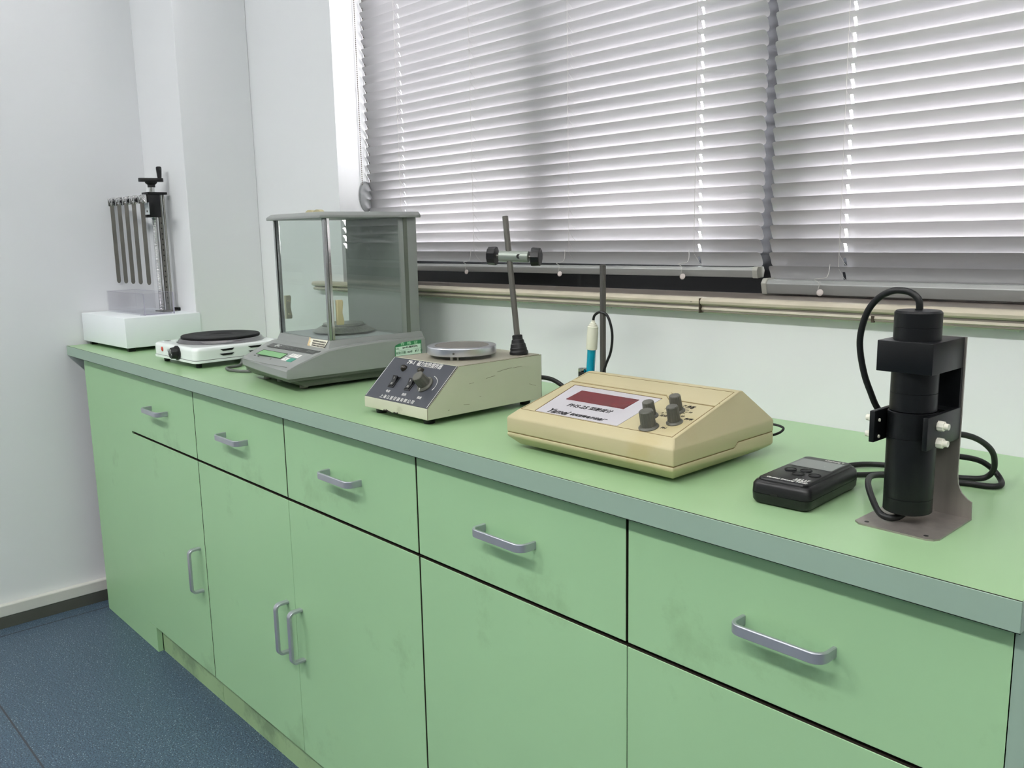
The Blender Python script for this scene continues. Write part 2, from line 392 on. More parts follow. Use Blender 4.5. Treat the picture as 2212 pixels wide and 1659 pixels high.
def hexrail(bm, x0, x1, yc, zc, s, slope=True):
    pr = [(-.0125, .004), (-.0085, .0095), (.0085, .0095), (.0125, .003), (.009, -.0085), (-.009, -.0095)]
    t = bmesh.new(); A = [t.verts.new((x0, yc+y*s, zc+z*s)) for y, z in pr]; B = [t.verts.new((x1, yc+y*s, zc+z*s+(SZ(x1)-SZ(x0) if slope else 0))) for y, z in pr]
    t.faces.new(A); t.faces.new(B[::-1])
    for i in range(6): j = (i+1) % 6; t.faces.new((A[i], A[j], B[j], B[i]))
    bmesh.ops.recalc_face_normals(t, faces=t.faces)
    bmesh.ops.bevel(t, geom=list(t.edges), offset=.0012*s, segments=3, profile=.5, affect='EDGES'); merge(bm, t)
YBL = .556
def blind(name, label, x0, x1, ztop, holes, plain, railz, raily, rails, tassels):
    b = thing(name, label, 'window blind', ((x0+x1)/2, YBL, 2.40), 0, 'venetian blinds in front of the window')
    off = V(-(x0+x1)/2, -YBL, -2.40)
    def put(nm, bm, m, par=b, sm=35):
        bmesh.ops.translate(bm, vec=off, verts=bm.verts); return obj(nm, bm, m, par, sm)
    n = int((2.36-ztop)/PITCH)
    put('slats', slats(x0, x1, ztop, n, holes, YBL), SLAT, sm=50)
    bm = nb(); box(bm, x0, x1, YBL-.02, YBL+.018, 2.375, 2.42, .002); put('headrail', bm, RAILM)
    bm = nb(); hexrail(bm, x0+.006, x1-.006, raily, railz, rails); rl = put('bottom_rail', bm, RAILM)
    for xa, xb in ((x0-.002, x0+.008), (x1-.008, x1+.002)):
        bm = nb(); hexrail(bm, xa, xb, raily, railz+SZ(xa)-SZ(x0), rails*1.12); put('end_cap', bm, RAILC, rl)
    for h in holes+plain:
        bm = nb()
        tube(bm, [(h-.004, YBL-.0085, 2.37), (h-.004, YBL-.0085, 1.7), (h-.0045, YBL-.0085, ztop)], .00045, 5, 3)
        tube(bm, [(h+.004, YBL+.0085, 2.37), (h+.004, YBL+.0085, 1.7), (h+.004, YBL+.0085, ztop-.02)], .0004, 5, 3)
        for k in range(n):                                   # ladder rungs under each slat
            zt = ztop+k*PITCH
            tube(bm, [(h-.004, YBL-.0082, zt-.003), (h+.001, YBL-.002, zt-.016), (h+.005, YBL+.004, zt-.0235)], .0003, 4, 3)
        put('ladder_cord', bm, CORD)
    for (x, dz) in tassels:
        z = railz+SZ(x)-SZ(x0); yf = raily-.016*rails
        bm = nb(); tube(bm, [(x+.004, YBL-.010, ztop+.004), (x+.008, yf, z+.018), (x-.012, yf-.001, z+.014), (x-.004, yf-.001, z+.008), (x-.006, yf-.0015, z+dz)], .0005, 5, 6); put('lift_cord', bm, CORD)
        bm = nb(); lathe(bm, [(0, 0), (.0042, 0), (.0054, .0008), (.0054, .0016), (.0042, .0026), (.0015, .003), (0, .0026)], (x-.002, yf-.0005, z+dz-.003), (.15, -1, .25), 20); put('cord_button', bm, CLEARP)
    return b
bl1 = blind('venetian_blind', 'grey metal venetian blind with a bead chain, hanging above the balance and stirrer', .3296, 1.522, 1.0604, [.49, 1.393], [.775, 1.08], 1.0205, .552, .92, [(.757, -.006), (1.062, -.006), (1.375, -.006)])
bl2 = blind('venetian_blind', 'grey metal venetian blind above the black probe stand, its bottom rail resting on the sill', 1.538, 4.26, 1.038, [1.670], [2.0, 2.35, 2.70, 3.05, 3.4, 3.75, 4.1], 1.0044, .550, 1.25, [(1.648, -.004)])
# bead chain with its wall tensioner
bm = nb()
def beads(bm, a, b, n):
    for i in range(n):
        p = Vector(a).lerp(Vector(b), i/(n-1)); t = bmesh.new(); bmesh.ops.create_icosphere(t, subdivisions=1, radius=.0016); merge(bm, t, Matrix.Translation(p))
beads(bm, (-.592, -.022, 0), (-.592, -.022, -1.165), 230); beads(bm, (-.592, .001, 0), (-.592, .003, -1.165), 230)
tube(bm, [(-.592, -.022, 0), (-.592, -.022, -1.165)], .0005, 5, 1); tube(bm, [(-.592, .001, 0), (-.592, .003, -1.165)], .0005, 5, 1)
obj('bead_chain', bm, BEAD, bl1)
bm = nb(); t = bmesh.new(); bmesh.ops.create_uvsphere(t, u_segments=32, v_segments=16, radius=1)
merge(bm, t, Matrix.Translation((-.595, -.010, -1.197)) @ Matrix.Diagonal((.009, .0205, .040, 1)))
obj('chain_tensioner', bm, TENS, bl1)

# ================================================================ CABINETS
UW = .425
def arch(bm, p0, p1, out, w, th, rad=.010):
    """flat bow handle from p0 to p1 standing 'out' off the face (towards -y)"""
    p0, p1 = Vector(p0), Vector(p1); d = (p1-p0).normalized(); o = V(0, -out, 0); P = [p0]
    for k in range(7): a = k/6*math.pi/2; P.append(p0+o+V(0, rad, 0)+d*rad-d*rad*math.cos(a)+V(0, -rad*math.sin(a), 0))
    for k in range(7): a = k/6*math.pi/2; P.append(p1+o+V(0, rad, 0)-d*rad+d*rad*math.sin(a)+V(0, -rad*math.cos(a), 0))
    P.append(p1)
    side = d.cross(V(0, -1, 0)).normalized(); t = bmesh.new(); rows = []
    c = .0009; prof = [(-w/2, -th/2+c), (-w/2+c, -th/2), (w/2-c, -th/2), (w/2, -th/2+c), (w/2, th/2-c), (w/2-c, th/2), (-w/2+c, th/2), (-w/2, th/2-c)]
    for i, p in enumerate(P):
        tg = (P[min(i+1, len(P)-1)]-P[max(i-1, 0)]).normalized(); nn = side.cross(tg).normalized()
        if nn.dot(V(0, -1, 0)) < -.01 or (abs(nn.y) <= .01 and nn.dot(d)*(1 if i > len(P)/2 else -1) < 0): nn = -nn
        rows.append([t.verts.new(p+side*a+nn*b) for a, b in prof])
    n = len(prof)
    for a, b in zip(rows, rows[1:]):
        for i in range(n): t.faces.new((a[i], a[(i+1) % n], b[(i+1) % n], b[i]))
    t.faces.new(rows[0][::-1]); t.faces.new(rows[-1]); bmesh.ops.recalc_face_normals(t, faces=t.faces); merge(bm, t)
EDGEB = mat('brown_edge_gap_shade', (44, 40, 30), .7)  # dark laminate edges, coloured to put shade into the gaps between fronts
def dark_edges(o):
    o.data.materials.append(EDGEB)
    for p in o.data.polygons:
        if abs(p.normal.y) < .3: p.material_index = 1
def cabinet(label, x0, x1, nslots, filler=None, endpanel=False):
    c = thing('base_cabinet', label, 'cabinet', (x0, 0, 0), 0, 'green base cabinets under the worktop')
    w = x1-x0; fx = -filler if filler else 0
    bm = nb()
    lo = fx if filler else .0015
    if filler: prism(bm, [(lo+.001, .021), (w-.0015, .021), (w-.0015, .455), (-.128, .455), (-.128, .248), (lo+.001, .248)], .074, .7715, 'z')
    else: box(bm, lo+.001, w-.0015, .021, .455, .074, .7715)
    obj('carcass', bm, CARC, c, 0)
    if filler:
        bm = nb(); prism(bm, [(fx, 0), (.0465, 0), (.0465, .0685), (.0016, .0685), (.0016, .7715), (fx, .7715)], 0.0005, .0145, 'y', .0004, 1)
        obj('filler_panel', bm, GREEN, c, 0)
    bm = nb(); box(bm, (.0475 if filler else .001), w-.001, .016, .034, 0, .0735); obj('kick_board', bm, GREEN2, c, 0)
    hand = {1: ['R'], 2: ['R', 'L']}[nslots]
    for i in range(nslots):
        a, b = i*UW, (i+1)*UW; g = .0019
        bm = nb(); box(bm, a+g, b-g, -.0005, .018, .6078, .7690, .0006, 1); d = obj('drawer', bm, GREEN, c, 0); dark_edges(d)
        xc = (a+b)/2; bm = nb(); arch(bm, (xc-.0505, 0, .690), (xc+.0525, 0, .690), .027, .0118, .0045, .012); obj('handle', bm, ALU, d, 24)
        g2 = .0006 if nslots == 2 else .0014
        bm = nb(); box(bm, a+(g if i == 0 else .0005), b-(g if i == nslots-1 else .0005), 0, .018, .0716, .6020, .0006, 1); d = obj('door', bm, GREEN, c, 0); dark_edges(d)
        xh = (b-.0305) if hand[i] == 'R' else (a+.0245)
        bm = nb(); arch(bm, (xh, 0, .282), (xh, 0, .386), .027, .0115, .0055); obj('handle', bm, ALU, d, 24)
    if endpanel:
        bm = nb(); box(bm, w-.0, w+.016, -.0005, .455, 0, .7715, .0005, 1); obj('end_panel', bm, GEDGE, c, 0)
    return c
cabinet('green corner cabinet with a wide blank panel and one drawer, nearest the left wall', 0, UW, 1, filler=.3524)
cabinet('green base cabinet with two drawers and a facing pair of door handles', UW, 3*UW, 2)
cabinet('green base cabinet at the right end, its two drawers nearest the camera', 3*UW, 5*UW-.004, 2, endpanel=True)
# worktop
wt = thing('worktop', 'long pale green laminate worktop with grey-green front edge carrying the lab instruments', 'worktop', (0, 0, .7724))
bm = nb(); prism(bm, [(-.4300, -.0193), (2.131, -.0193), (2.131, YB-.0008), (-.1300, YB-.0008), (-.1300, .2512), (-.4300, .2512)], 0, .0276, 'z', .0004, 1); obj('top_surface', bm, GTOP, wt, 0)
bm = nb(); box(bm, -.4305, 2.1316, -.0207, -.0194, .0000, .0272, .0004, 1); box(bm, 2.1311, 2.1318, -.0193, YB-.001, .0, .0272); obj('edge_band', bm, GEDGE, wt, 0)
bm = nb(); box(bm, -.4303, 2.1314, -.0200, -.0192, .0271, .02775); box(bm, -.4303, 2.1314, -.0190, -.0184, -.0012, .0); obj('glue_line', bm, DARKGAP, wt, 0)
CT = .8

# ================================================================ DIPPING TESTER (far left)
t1 = thing('dip_tester', 'white lab dip tester with hand wheel, lead screw and five hanging strips, in the corner', 'lab instrument', (-.432, .0300, CT), 2.84)
bw, bd = .3186, .2152
bm = nb(); box(bm, 0, bw, 0, bd, .011, .0932, .0015, 2); obj('base_box', bm, WHITEM, t1)
for x, y in ((.014, .010), (bw-.030, .010), (.014, bd-.026), (bw-.030, bd-.026)):
    bm = nb(); prism(bm, [(x+.003, 0), (x+.017, 0), (x+.020, .0112), (x, .0112)], y, y+.018, 'y', .001); obj('foot', bm, BLACK, t1)
# clear acrylic tray
tx0, tx1, ty0, ty1, tz, th, wt_ = .022, .2835, .070, .157, .0933, .061, .003
tr = None
bm = nb(); box(bm, tx0, tx1, ty0, ty1, tz, tz+.004); tr = obj('tray', bm, ACRYL, t1, 0)
for a in ((tx0, tx1, ty0, ty0+wt_), (tx0, tx1, ty1-wt_, ty1), (tx0, tx0+wt_, ty0+wt_, ty1-wt_), (tx1-wt_, tx1, ty0+wt_, ty1-wt_)):
    bm = nb(); box(bm, a[0], a[1], a[2], a[3], tz+.004, tz+th); obj('tray_wall', bm, ACRYL, tr, 0)
EDGEA = mat('acrylic_edge', (176, 174, 190), .3)
bm = nb()
box(bm, tx1-.0002, tx1+.0001, ty0, ty0+.003, tz, tz+th); box(bm, tx1-.0002, tx1+.0001, ty1-.004, ty1, tz, tz+th)
box(bm, tx0, tx1, ty0, ty0+.0006, tz+th-.0008, tz+th); box(bm, tx0, tx1, ty1-.0006, ty1, tz+th-.0008, tz+th); box(bm, tx0, tx0+.0006, ty0, ty1, tz+th-.0008, tz+th)
box(bm, .255, .262, ty0-.0004, ty1, tz, tz+.002)
obj('tray_edge', bm, EDGEA, tr, 0)
# lift tower behind the tray
sxx, syy = .178, .166
bm = nb(); box(bm, .150, .206, .1575, .2020, .0932, .0965, .0005); obj('tower_foot_plate', bm, STEELD, t1)
bm = nb(); box(bm, .172, .200, .2035, .2130, .0932, .103, .0005); obj('end_stop', bm, BLACK, t1)
bm = nb(); prof = [(0, 0)]; z = 0; H = .345
while z < H: prof += [(.0058, z), (.0074, z+.0010), (.0074, z+.0020), (.0058, z+.0030)]; z += .0042
prof.append((0, z)); lathe(bm, prof, (sxx, syy, .0965), (0, 0, 1), 18); obj('lead_screw', bm, CHROME, t1, 60)
bm = nb(); box(bm, .172, .178, .1755, .1785, .0965, .43); obj('bright_rail', bm, CHROME, t1)
bm = nb(); box(bm, .160, .1795, .1800, .1880, .0965, .43); sc = obj('scale_rail', bm, STEELD, t1)
for k in range(16):
    bm = nb(); box(bm, .1794, .1799, .1835, .1865, .115+k*.0155, .119+k*.0155); obj('scale_slot', bm, BLACK, sc)
for x, y in ((.165, .1945), (.185, .1945)):
    bm = nb(); cyl(bm, .0034, (x, y, .0965), (x, y, .432), 16); obj('guide_rod', bm, STEEL, t1)
bm = nb(); box(bm, .155, .1990, .1462, .1790, .366, .430, .001); obj('carriage', bm, BLKA, t1)
bm = nb(); box(bm, .155, .2000, .1450, .2010, .4300, .4370, .0008); obj('top_plate', bm, BLKA, t1)
bm = nb(); cyl(bm, .0078, (sxx, syy, .4370), (sxx, syy, .452), 20); cyl(bm, .0012, (sxx+.004, syy-.0075, .445), (sxx+.004, syy-.0065, .445), 8); obj('shaft_collar', bm, CHROME, t1)
bm = nb(); lathe(bm, [(0, 0), (.0105, 0), (.0105, .007), (.016, .012), (.017, .0155), (0, .0155)], (sxx, syy, .451), (0, 0, 1), 28)
hw = obj('hand_wheel', bm, BLKP, t1)
cm = frame_mtx((sxx, syy, .4665), (.25, .97, 0), (-.97, .25, 0))
bm = nb(); t = nb(); prism(t, rrect(-.034, .034, -.012, .012, .0118, 7), 0, .0105, 'z', .001); merge(bm, t, cm); obj('crank_arm', bm, BLKP, hw)
bm = nb(); lathe(bm, [(0, 0), (.0055, 0), (.0062, .006), (.0078, .026), (.0075, .031), (.005, .033), (0, .033)], cm @ Vector((.024, 0, .0105)), (-.02, .0, 1), 20); obj('crank_grip', bm, BLKP, hw)
# holder arm with clips and strips
ay = .118
bm = nb(); box(bm, -.004, .2420, ay+.004, ay+.011, .4060, .4235, .0006); arm = obj('holder_arm', bm, BLKA, t1)
bm = nb(); box(bm, .183, .1985, ay+.0112, .1460, .4080, .4300, .0006); obj('arm_bracket', bm, BLKA, t1)
bm = nb(); box(bm, .157, .1985, .1380, .1460, .366, .3725, .0004); obj('carriage_lip', bm, BLKA, t1)
bm = nb(); box(bm, .158, .1985, .1440, .1461, .3735, .4080, .0004); br = obj('bracket_plate', bm, WHITEM, t1)
for x in (.166, .189):
    bm = nb(); cyl(bm, .0028, (x, .1422, .383), (x, .1441, .383), 12); obj('bracket_screw', bm, STEELD, br)
for i, x in enumerate((.0105, .0645, .1165, .1700, .2280)):
    bm = nb(); box(bm, x-.015, x-.011, ay-.010, ay+.0039, .403, .426, .0018); box(bm, x+.011, x+.015, ay-.010, ay+.0039, .403, .426, .0018); box(bm, x-.011, x+.011, ay-.002, ay+.0039, .409, .428, .001)
    cyl(bm, .0052, (x, ay-.0095, .418), (x, ay-.002, .418), 14); cyl(bm, .0022, (x-.014, ay-.006, .410), (x+.014, ay-.006, .410), 8)
    cl = obj('clip', bm, CHROME, t1)
    dx = (-.002, -.004, -.003, -.006, .002)[i]; zt, zb = .415, .1755
    t = nb(); wv = .0058; prism(t, [(-wv, zt), (wv, zt), (wv, zb+.006), (wv*.7, zb+.002), (wv*.3, zb), (-wv*.3, zb), (-wv*.7, zb+.002), (-wv, zb+.006)], -.0008, .0008, 'y')
    bm = nb(); merge(bm, t, Matrix.Translation((x, ay-.004, 0)) @ Matrix.Rotation(math.radians(42), 4, 'Z') @ Matrix.Rotation(math.atan2(dx, -.24)+math.pi, 4, 'Y') if False else Matrix.Translation((x, ay-.004, 0)) @ Matrix.Rotation(math.radians(42), 4, 'Z')); obj('metal_strip', bm, STEELD, t1)

# ================================================================ HOT PLATE
hp = thing('hot_plate', 'white electric hot plate with black round burner and black front knob', 'hot plate', (.1069, .0353, CT), 1.9)
def rloft(bm, secs, nn=6):
    """secs: (x0,x1,y0,y1,r,z) rounded-rectangle sections"""
    t = bmesh.new(); rows = [[t.verts.new((p[0], p[1], s[5])) for p in rrect(s[0], s[1], s[2], s[3], s[4], nn)] for s in secs]
    n = len(rows[0])
    for a, b in zip(rows, rows[1:]):
        for i in range(n): t.faces.new((a[i], a[(i+1) % n], b[(i+1) % n], b[i]))
    t.faces.new(rows[0][::-1]); t.faces.new(rows[-1]); bmesh.ops.recalc_face_normals(t, faces=t.faces); merge(bm, t)
bm = nb(); D2 = .236
rloft(bm, [(.002, .238, .002, D2-.002, .016, .0195), (.001, .239, .001, D2-.001, .017, .040), (.002, .238, .002, D2-.002, .017, .046), (.006, .234, .006, D2-.006, .018, .0490), (.012, .228, .012, D2-.012, .018, .0495)]); hb = obj('housing', bm, ENAMEL, hp, 60)
bm = nb(); rloft(bm, [(.003, .237, .003, D2-.003, .015, .0120), (.000, .240, 0, D2, .016, .0130), (.000, .240, 0, D2, .016, .0185)]); obj('base_tray', bm, ENAMEL, hp, 60)
bm = nb(); rloft(bm, [(.004, .236, .004, D2-.004, .015, .0184), (.004, .236, .004, D2-.004, .015, .0196)]); obj('seam_gap', bm, DARKGAP, hp)
for k, (y, z) in enumerate(((.0645, .0415), (.0635, .0305), (.137, .0415), (.137, .0305), (.198, .0415), (.198, .0305))):
    L = .036 if k < 4 else .02; bm = nb(); prism(bm, [(y, z), (y+L, z+.0005), (y+L*.85, z-.0042), (y+L*.2, z-.0045)], .2375, .2397, 'x'); obj('vent_slot', bm, BLACK, hb)
for x, y in ((.030, .022), (.212, .022), (.030, .21), (.212, .21)):
    bm = nb(); lathe(bm, [(0, 0), (.0065, 0), (.008, .0125), (0, .0125)], (x, y, 0), (0, 0, 1), 18); obj('foot', bm, BLACK, hp)
HC = (.120, .126)
bm = nb(); lathe(bm, [(.086, 0), (.1060, .0002), (.1062, .0012), (.1035, .0022), (.1000, .0075), (.0965, .0100), (.086, .0095)], (HC[0], HC[1], .0494), (0, 0, 1), 64); obj('drip_ring', bm, mat('drip_ring_steel', (140, 138, 140), .18, metal=1.), hp, 40)
bm = nb(); lathe(bm, [(0, 0), (.091, 0), (.0950, .0020), (.0955, .0075), (.0940, .0092), (.090, .0095), (.060, .0092), (.0575, .0086), (.036, .0086), (.0335, .0092), (.030, .0092), (.028, .0080), (0, .0078)], (HC[0], HC[1], .0555), (0, 0, 1), 72); obj('burner_plate', bm, CAST, hp, 40)
bm = nb(); knurl(bm, .0155, .018, along((.146, .001, .0325), (0, -1, 0)), 10, .10, .86); lathe(bm, [(0, 0), (.0172, 0), (.0172, .004), (.0155, .005), (0, .005)], (.146, .0012, .0325), (0, -1, 0), 30); kn = obj('control_knob', bm, BLKP, hp, 30)
bm = nb(); box(bm, .145, .147, -.0178, -.0172, .0325, .044); text(bm, '5', .006, (.152, -.0178, .040), (1, 0, 0), (0, 0, 1)); text(bm, '4', .006, (.1535, -.0178, .030), (1, 0, 0), (0, 0, 1)); obj('knob_mark', bm, WHITEI, kn, 0)
bm = nb(); lathe(bm, [(0, .0012), (.0052, .0008), (.0062, 0), (0, 0)], (.0565, .0008, .0345), (0, -1, 0), 24); obj('indicator_lamp', bm, REDL, hp)
bm = nb(); text(bm, 'L', .0085, (.0885, .0006, .0335), (1, 0, 0), (0, 0, 1)); obj('marking', bm, BLACKI, hp, 0)
bm = nb(); lathe(bm, [(0, .0014), (.0075, .001), (.0085, 0), (0, 0)], (.024, .030, .0494), (0, 0, 1), 24); obj('vent_plug', bm, CHROME, hp)
bm = nb(); tube(bm, [(.240, .12, .012), (.262, .105, .006), (.284, .088, .004), (.290, .062, .004), (.306, .045, .004), (.345, .040, .004), (.388, .060, .004), (.408, .120, .004), (.404, .240, .004), (.380, .350, .004), (.370, .405, .012)], .0033, 10); obj('power_cord', bm, GCABLE, hp)

# ================================================================ ANALYTICAL BALANCE
ba = thing('analytical_balance', 'grey analytical balance with glass weighing case and green display', 'balance', (.568, .150, CT), -2.5)
top = [(-.1060, .0440), (-.1035, .0475), (-.0985, .0495), (-.0834, .0560), (-.0597, .0645), (-.0356, .0722), (-.0137, .0775), (.0100, .0800), (.055, .0833), (.1148, .0845), (.2180, .0820), (.2215, .0790)]
full = [(-.1040, .0285), (-.1066, .0310)]+top+[(.2215, .0285)]
def bshell(bm, prof, x0, x1, r, shift):
    t = bmesh.new(); xs = [x0, x0+r*.3, x0+r]+[x0+(x1-x0)*k/8 for k in range(1, 8)]+[x1-r, x1-r*.3, x1]; rows = []
    cz = .05; 
    for x in xs:
        d = min(x-x0, x1-x); ins = r-math.sqrt(max(0, r*r-(r-min(d, r))**2)); row = []
        for y, z in prof:
            k = max(0, min(1, -y/.09)); u = (x-x0)/(x1-x0); sh = shift*(1-u)-.004*math.sin(math.pi*u)
            yy = y+k*(sh+ins) if y < 0 else y-(ins if y > .2 else 0); zz = z-(ins*.7 if (z > .045 and y > -.1) else 0)
            row.append(t.verts.new((x, yy, zz)))
        rows.append(row)
    n = len(prof)
    for a, b in zip(rows, rows[1:]):
        for i in range(n): t.faces.new((a[i], a[(i+1) % n], b[(i+1) % n], b[i]))
    t.faces.new(rows[0][::-1]); t.faces.new(rows[-1]); bmesh.ops.recalc_face_normals(t, faces=t.faces); merge(bm, t)
bm = nb(); bshell(bm, full, -.018, .248, .0045, .022); obj('body', bm, GREYP, ba, 24)
bm = nb(); bshell(bm, [(-.100, .0225), (-.1035, .0284), (.218, .0284), (.218, .0225)], -.014, .2445, .004, .022); obj('trim_band', bm, GREYD, ba, 40)
bm = nb(); prism(bm, [(-.086, .0225), (-.062, .0068), (.205, .0072), (.212, .0225)], -.002, .233, 'x', .003, 2); obj('base', bm, GREYD, ba, 40)
for x, y in ((.035, -.050), (.205, -.050), (.035, .18), (.205, .18)):
    bm = nb(); cyl(bm, .009, (x, y, 0), (x, y, .009), 18, .001); cyl(bm, .004, (x, y, .009), (x, y, .02), 10); obj('levelling_foot', bm, STEELD, ba)
bm = nb(); cyl(bm, .006, (.150, -.075, .010), (.150, -.075, .0235), 16, .001); obj('front_foot', bm, GREYD, ba)
# plinth
bm = nb(); t = bmesh.new()
A = [t.verts.new(p) for p in ((-.006, -.0075, .0745), (.236, -.0075, .0745), (.236, .226, .0785), (-.006, .226, .0785))]; B = [t.verts.new(p) for p in ((0, 0, .0935), (.230, 0, .0935), (.230, .222, .0955), (0, .222, .0955))]
t.faces.new(A[::-1]); t.faces.new(B)
for i in range(4): j = (i+1) % 4; t.faces.new((A[i], A[j], B[j], B[i]))
bmesh.ops.bevel(t, geom=list(t.edges), offset=.0012, segments=2, profile=.5, affect='EDGES'); merge(bm, t); obj('plinth', bm, GREYP, ba, 24)
bm = nb(); box(bm, .004, .226, .004, .172, .0938, .0949); obj('chamber_floor', bm, GREYL, ba)
ZT = .3375
POST = mat('satin_post', (170, 172, 172), .22, metal=.9)
for x0, x1, y0, y1 in ((.0, .0065, 0, .010), (.2225, .230, 0, .0062)):
    bm = nb(); box(bm, x0, x1, y0, y1, .0936, ZT, .0006); obj('corner_post', bm, POST, ba)
bm = nb(); box(bm, .0065, .0085, .001, .003, .0936, ZT); obj('glass_gasket', bm, BLACK, ba)
bm = nb(); box(bm, .0085, .2225, .0015, .0035, .0945, ZT); obj('front_glass', bm, GLASS, ba, 0)
for x, nm in ((.2275, 'side_door'), (.0005, 'side_door')):
    bm = nb(); box(bm, x, x+.002, .012, .176, .0950, ZT-.001); sd = obj(nm, bm, GLASS, ba, 0)
    bm = nb(); box(bm, x-.0005, x+.003, .0072, .0125, .0945, ZT-.001); obj('door_edge', bm, CHROME, sd, 0)
    if x > .1:
        m_h, xa, xb, ys, zs = IVORY, .231, .240, (.016, .0295), (.1245, .1750)
    else: m_h, xa, xb, ys, zs = IVORY, -.012, -.003, (.020, .0335), (.1220, .1738)
    bm = nb(); z0, z1 = zs; zm = (z0+z1)/2
    prism(bm, [(ys[0], z0), (ys[1], z0), (ys[1]+.0008, z0+.006), (ys[1]-.0022, zm), (ys[1]+.0004, z1-.006), (ys[1]-.001, z1), (ys[0], z1)], xa, xb, 'x', .0012); h = obj('door_handle', bm, m_h, sd)
    for z in (z0+.011, z1-.012):
        bm = nb(); cyl(bm, .0028, ((xa-.004 if x > .1 else xb), ys[0]+.006, z), ((xa if x > .1 else xb+.006), ys[0]+.006, z), 12); obj('handle_screw', bm, STEELD if x > .1 else IVORY, h)
bm = nb(); box(bm, .001, .229, .1735, .2190, .0950, ZT, .001); obj('rear_housing', bm, GREYP, ba)
bm = nb(); box(bm, .2285, .2300, .186, .1950, .0945, ZT); obj('housing_rib', bm, GREYD, ba)
bm = nb(); t = bmesh.new()
def ring(z, a): return [t.verts.new(p) for p in ((-.0085+a, -.0115+a, z), (.2385-a, -.0115+a, z), (.2385-a, .2255, z), (-.0085+a, .2255, z))]
R_ = [ring(ZT, 0), ring(ZT+.0055, 0), ring(ZT+.0125, .008)]
t.faces.new(R_[0][::-1]); t.faces.new(R_[-1])
for a, b in zip(R_, R_[1:]):
    for i in range(4): j = (i+1) % 4; t.faces.new((a[i], a[j], b[j], b[i]))
bmesh.ops.bevel(t, geom=list(t.edges), offset=.0012, segments=2, profile=.5, affect='EDGES'); merge(bm, t); lid = obj('case_lid', bm, GREYP, ba, 40)
bm = nb(); k = 14; pts = []
for i in range(k+1):
    u = i/k; pts.append((.062+.072*u, ZT+.0125+.0068*abs(math.sin(math.pi*2*u))**.7+.001))
prism(bm, [(.062, ZT+.0121)]+pts+[(.134, ZT+.0121)], .046, .056, 'y'); obj('top_door_handle', bm, IVORY, lid, 60)
# pan
bm = nb(); lathe(bm, [(.036, 0), (.048, .0012), (.066, .0040), (.067, .0048), (.052, .0135), (.048, .0160), (.046, .0158)], (.122, .092, .0950), (0, 0, 1), 56); obj('draught_ring', bm, STEEL, ba, 40)
bm = nb(); lathe(bm, [(0, 0), (.0435, 0), (.0440, .001), (.0440, .0065), (.0425, .0080), (0, .0075)], (.122, .092, .1085), (0, 0, 1), 56); obj('weighing_pan', bm, STEEL, ba, 40)
# control panel
a_ = math.radians(18.4); PO = V(0, -.1, .0490); UX = V(1, 0, 0); UY = V(0, math.cos(a_), math.sin(a_)); UN = UX.cross(UY)
def bp(x, s, h=0): return PO+UX*x+UY*s+UN*h
ph0 = .0002
SKEW = -.05
bm = nb(); plate(bm, [(.022, .0605), (.2335, .0625), (.2380, .0790), (.0238, .0770)], bp(0, 0, .0010), UX, UY, .0007); nm = obj('name_strip', bm, mat('charcoal_strip', (66, 68, 66), .4), ba, 0)
bm = nb(); text(bm, 'EJC', .0115, bp(.0600, .0702, .0018), UX, UY, .2, .02, sx=1.35); obj('lettering', bm, mat('silver_print', (205, 210, 205), .4), nm, 0)
bm = nb(); text(bm, 'ELECTRONIC  SCALE', .0088, bp(.125, .0700, .0018), UX, UY, .15, 0, sx=1.12); text(bm, 'SERIES', .0088, bp(.208, .0712, .0018), UX, UY, .15, 0, sx=1.2); obj('lettering', bm, mat('grey_print', (120, 124, 122), .4), nm, 0)
bm = nb(); plate(bm, [(.0435, .0245), (.1570, .0268), (.1515, .0472), (.0400, .0450)], bp(0, 0, .0010), UX, UY, .0005); dsp = obj('display', bm, LCD, ba, 0)
bm = nb(); strip(bm, [bp(.0435, .0245, .0015), bp(.1570, .0268, .0015), bp(.1515, .0472, .0015), bp(.0400, .0450, .0015)], .0007, UN, .0004, True); obj('display_bezel', bm, BLACKI, dsp, 0)
for tx_, sz_, px_ in (('ZERO', .0035, .050), ('TARE', .0035, .068), ('g', .0050, .130)):
    bm = nb(); text(bm, tx_, sz_, bp(px_, .0185, .0012), UX, UY, 0, .03); obj('legend', bm, BLACKI, ba, 0)
for (x0, x1, s0, s1, m, ch) in ((.1685, .1885, .0395, .0518, WHITEI, 'P'), (.1905, .2105, .0395, .0523, WHITEI, 'F'), (.1690, .1900, .0218, .0340, WHITEI, 'A'), (.1920, .2135, .0218, .0358, TEAL, '')):
    bm = nb(); plate(bm, [(x0, s0), (x1, s0), (x1-.0015, s1), (x0-.0015, s1)], bp(0, 0, .0010), UX, UY, .0009); kk = obj('key', bm, m, ba, 0)
    if ch: bm = nb(); text(bm, ch, .008, bp((x0+x1)/2, (s0+s1)/2, .0020), UX, UY, 0, 0, sx=1.3); obj('key_symbol', bm, mat('grey_symbol', (120, 124, 124), .5), kk, 0)
bm = nb(); N = 14
strip(bm, [bp(.020+.212*k/N, -.004+.006*(k/N)**2+.001, .0006) for k in range(N+1)], .0007, UN, .0004); obj('panel_edge_line', bm, GREYD, ba, 0)
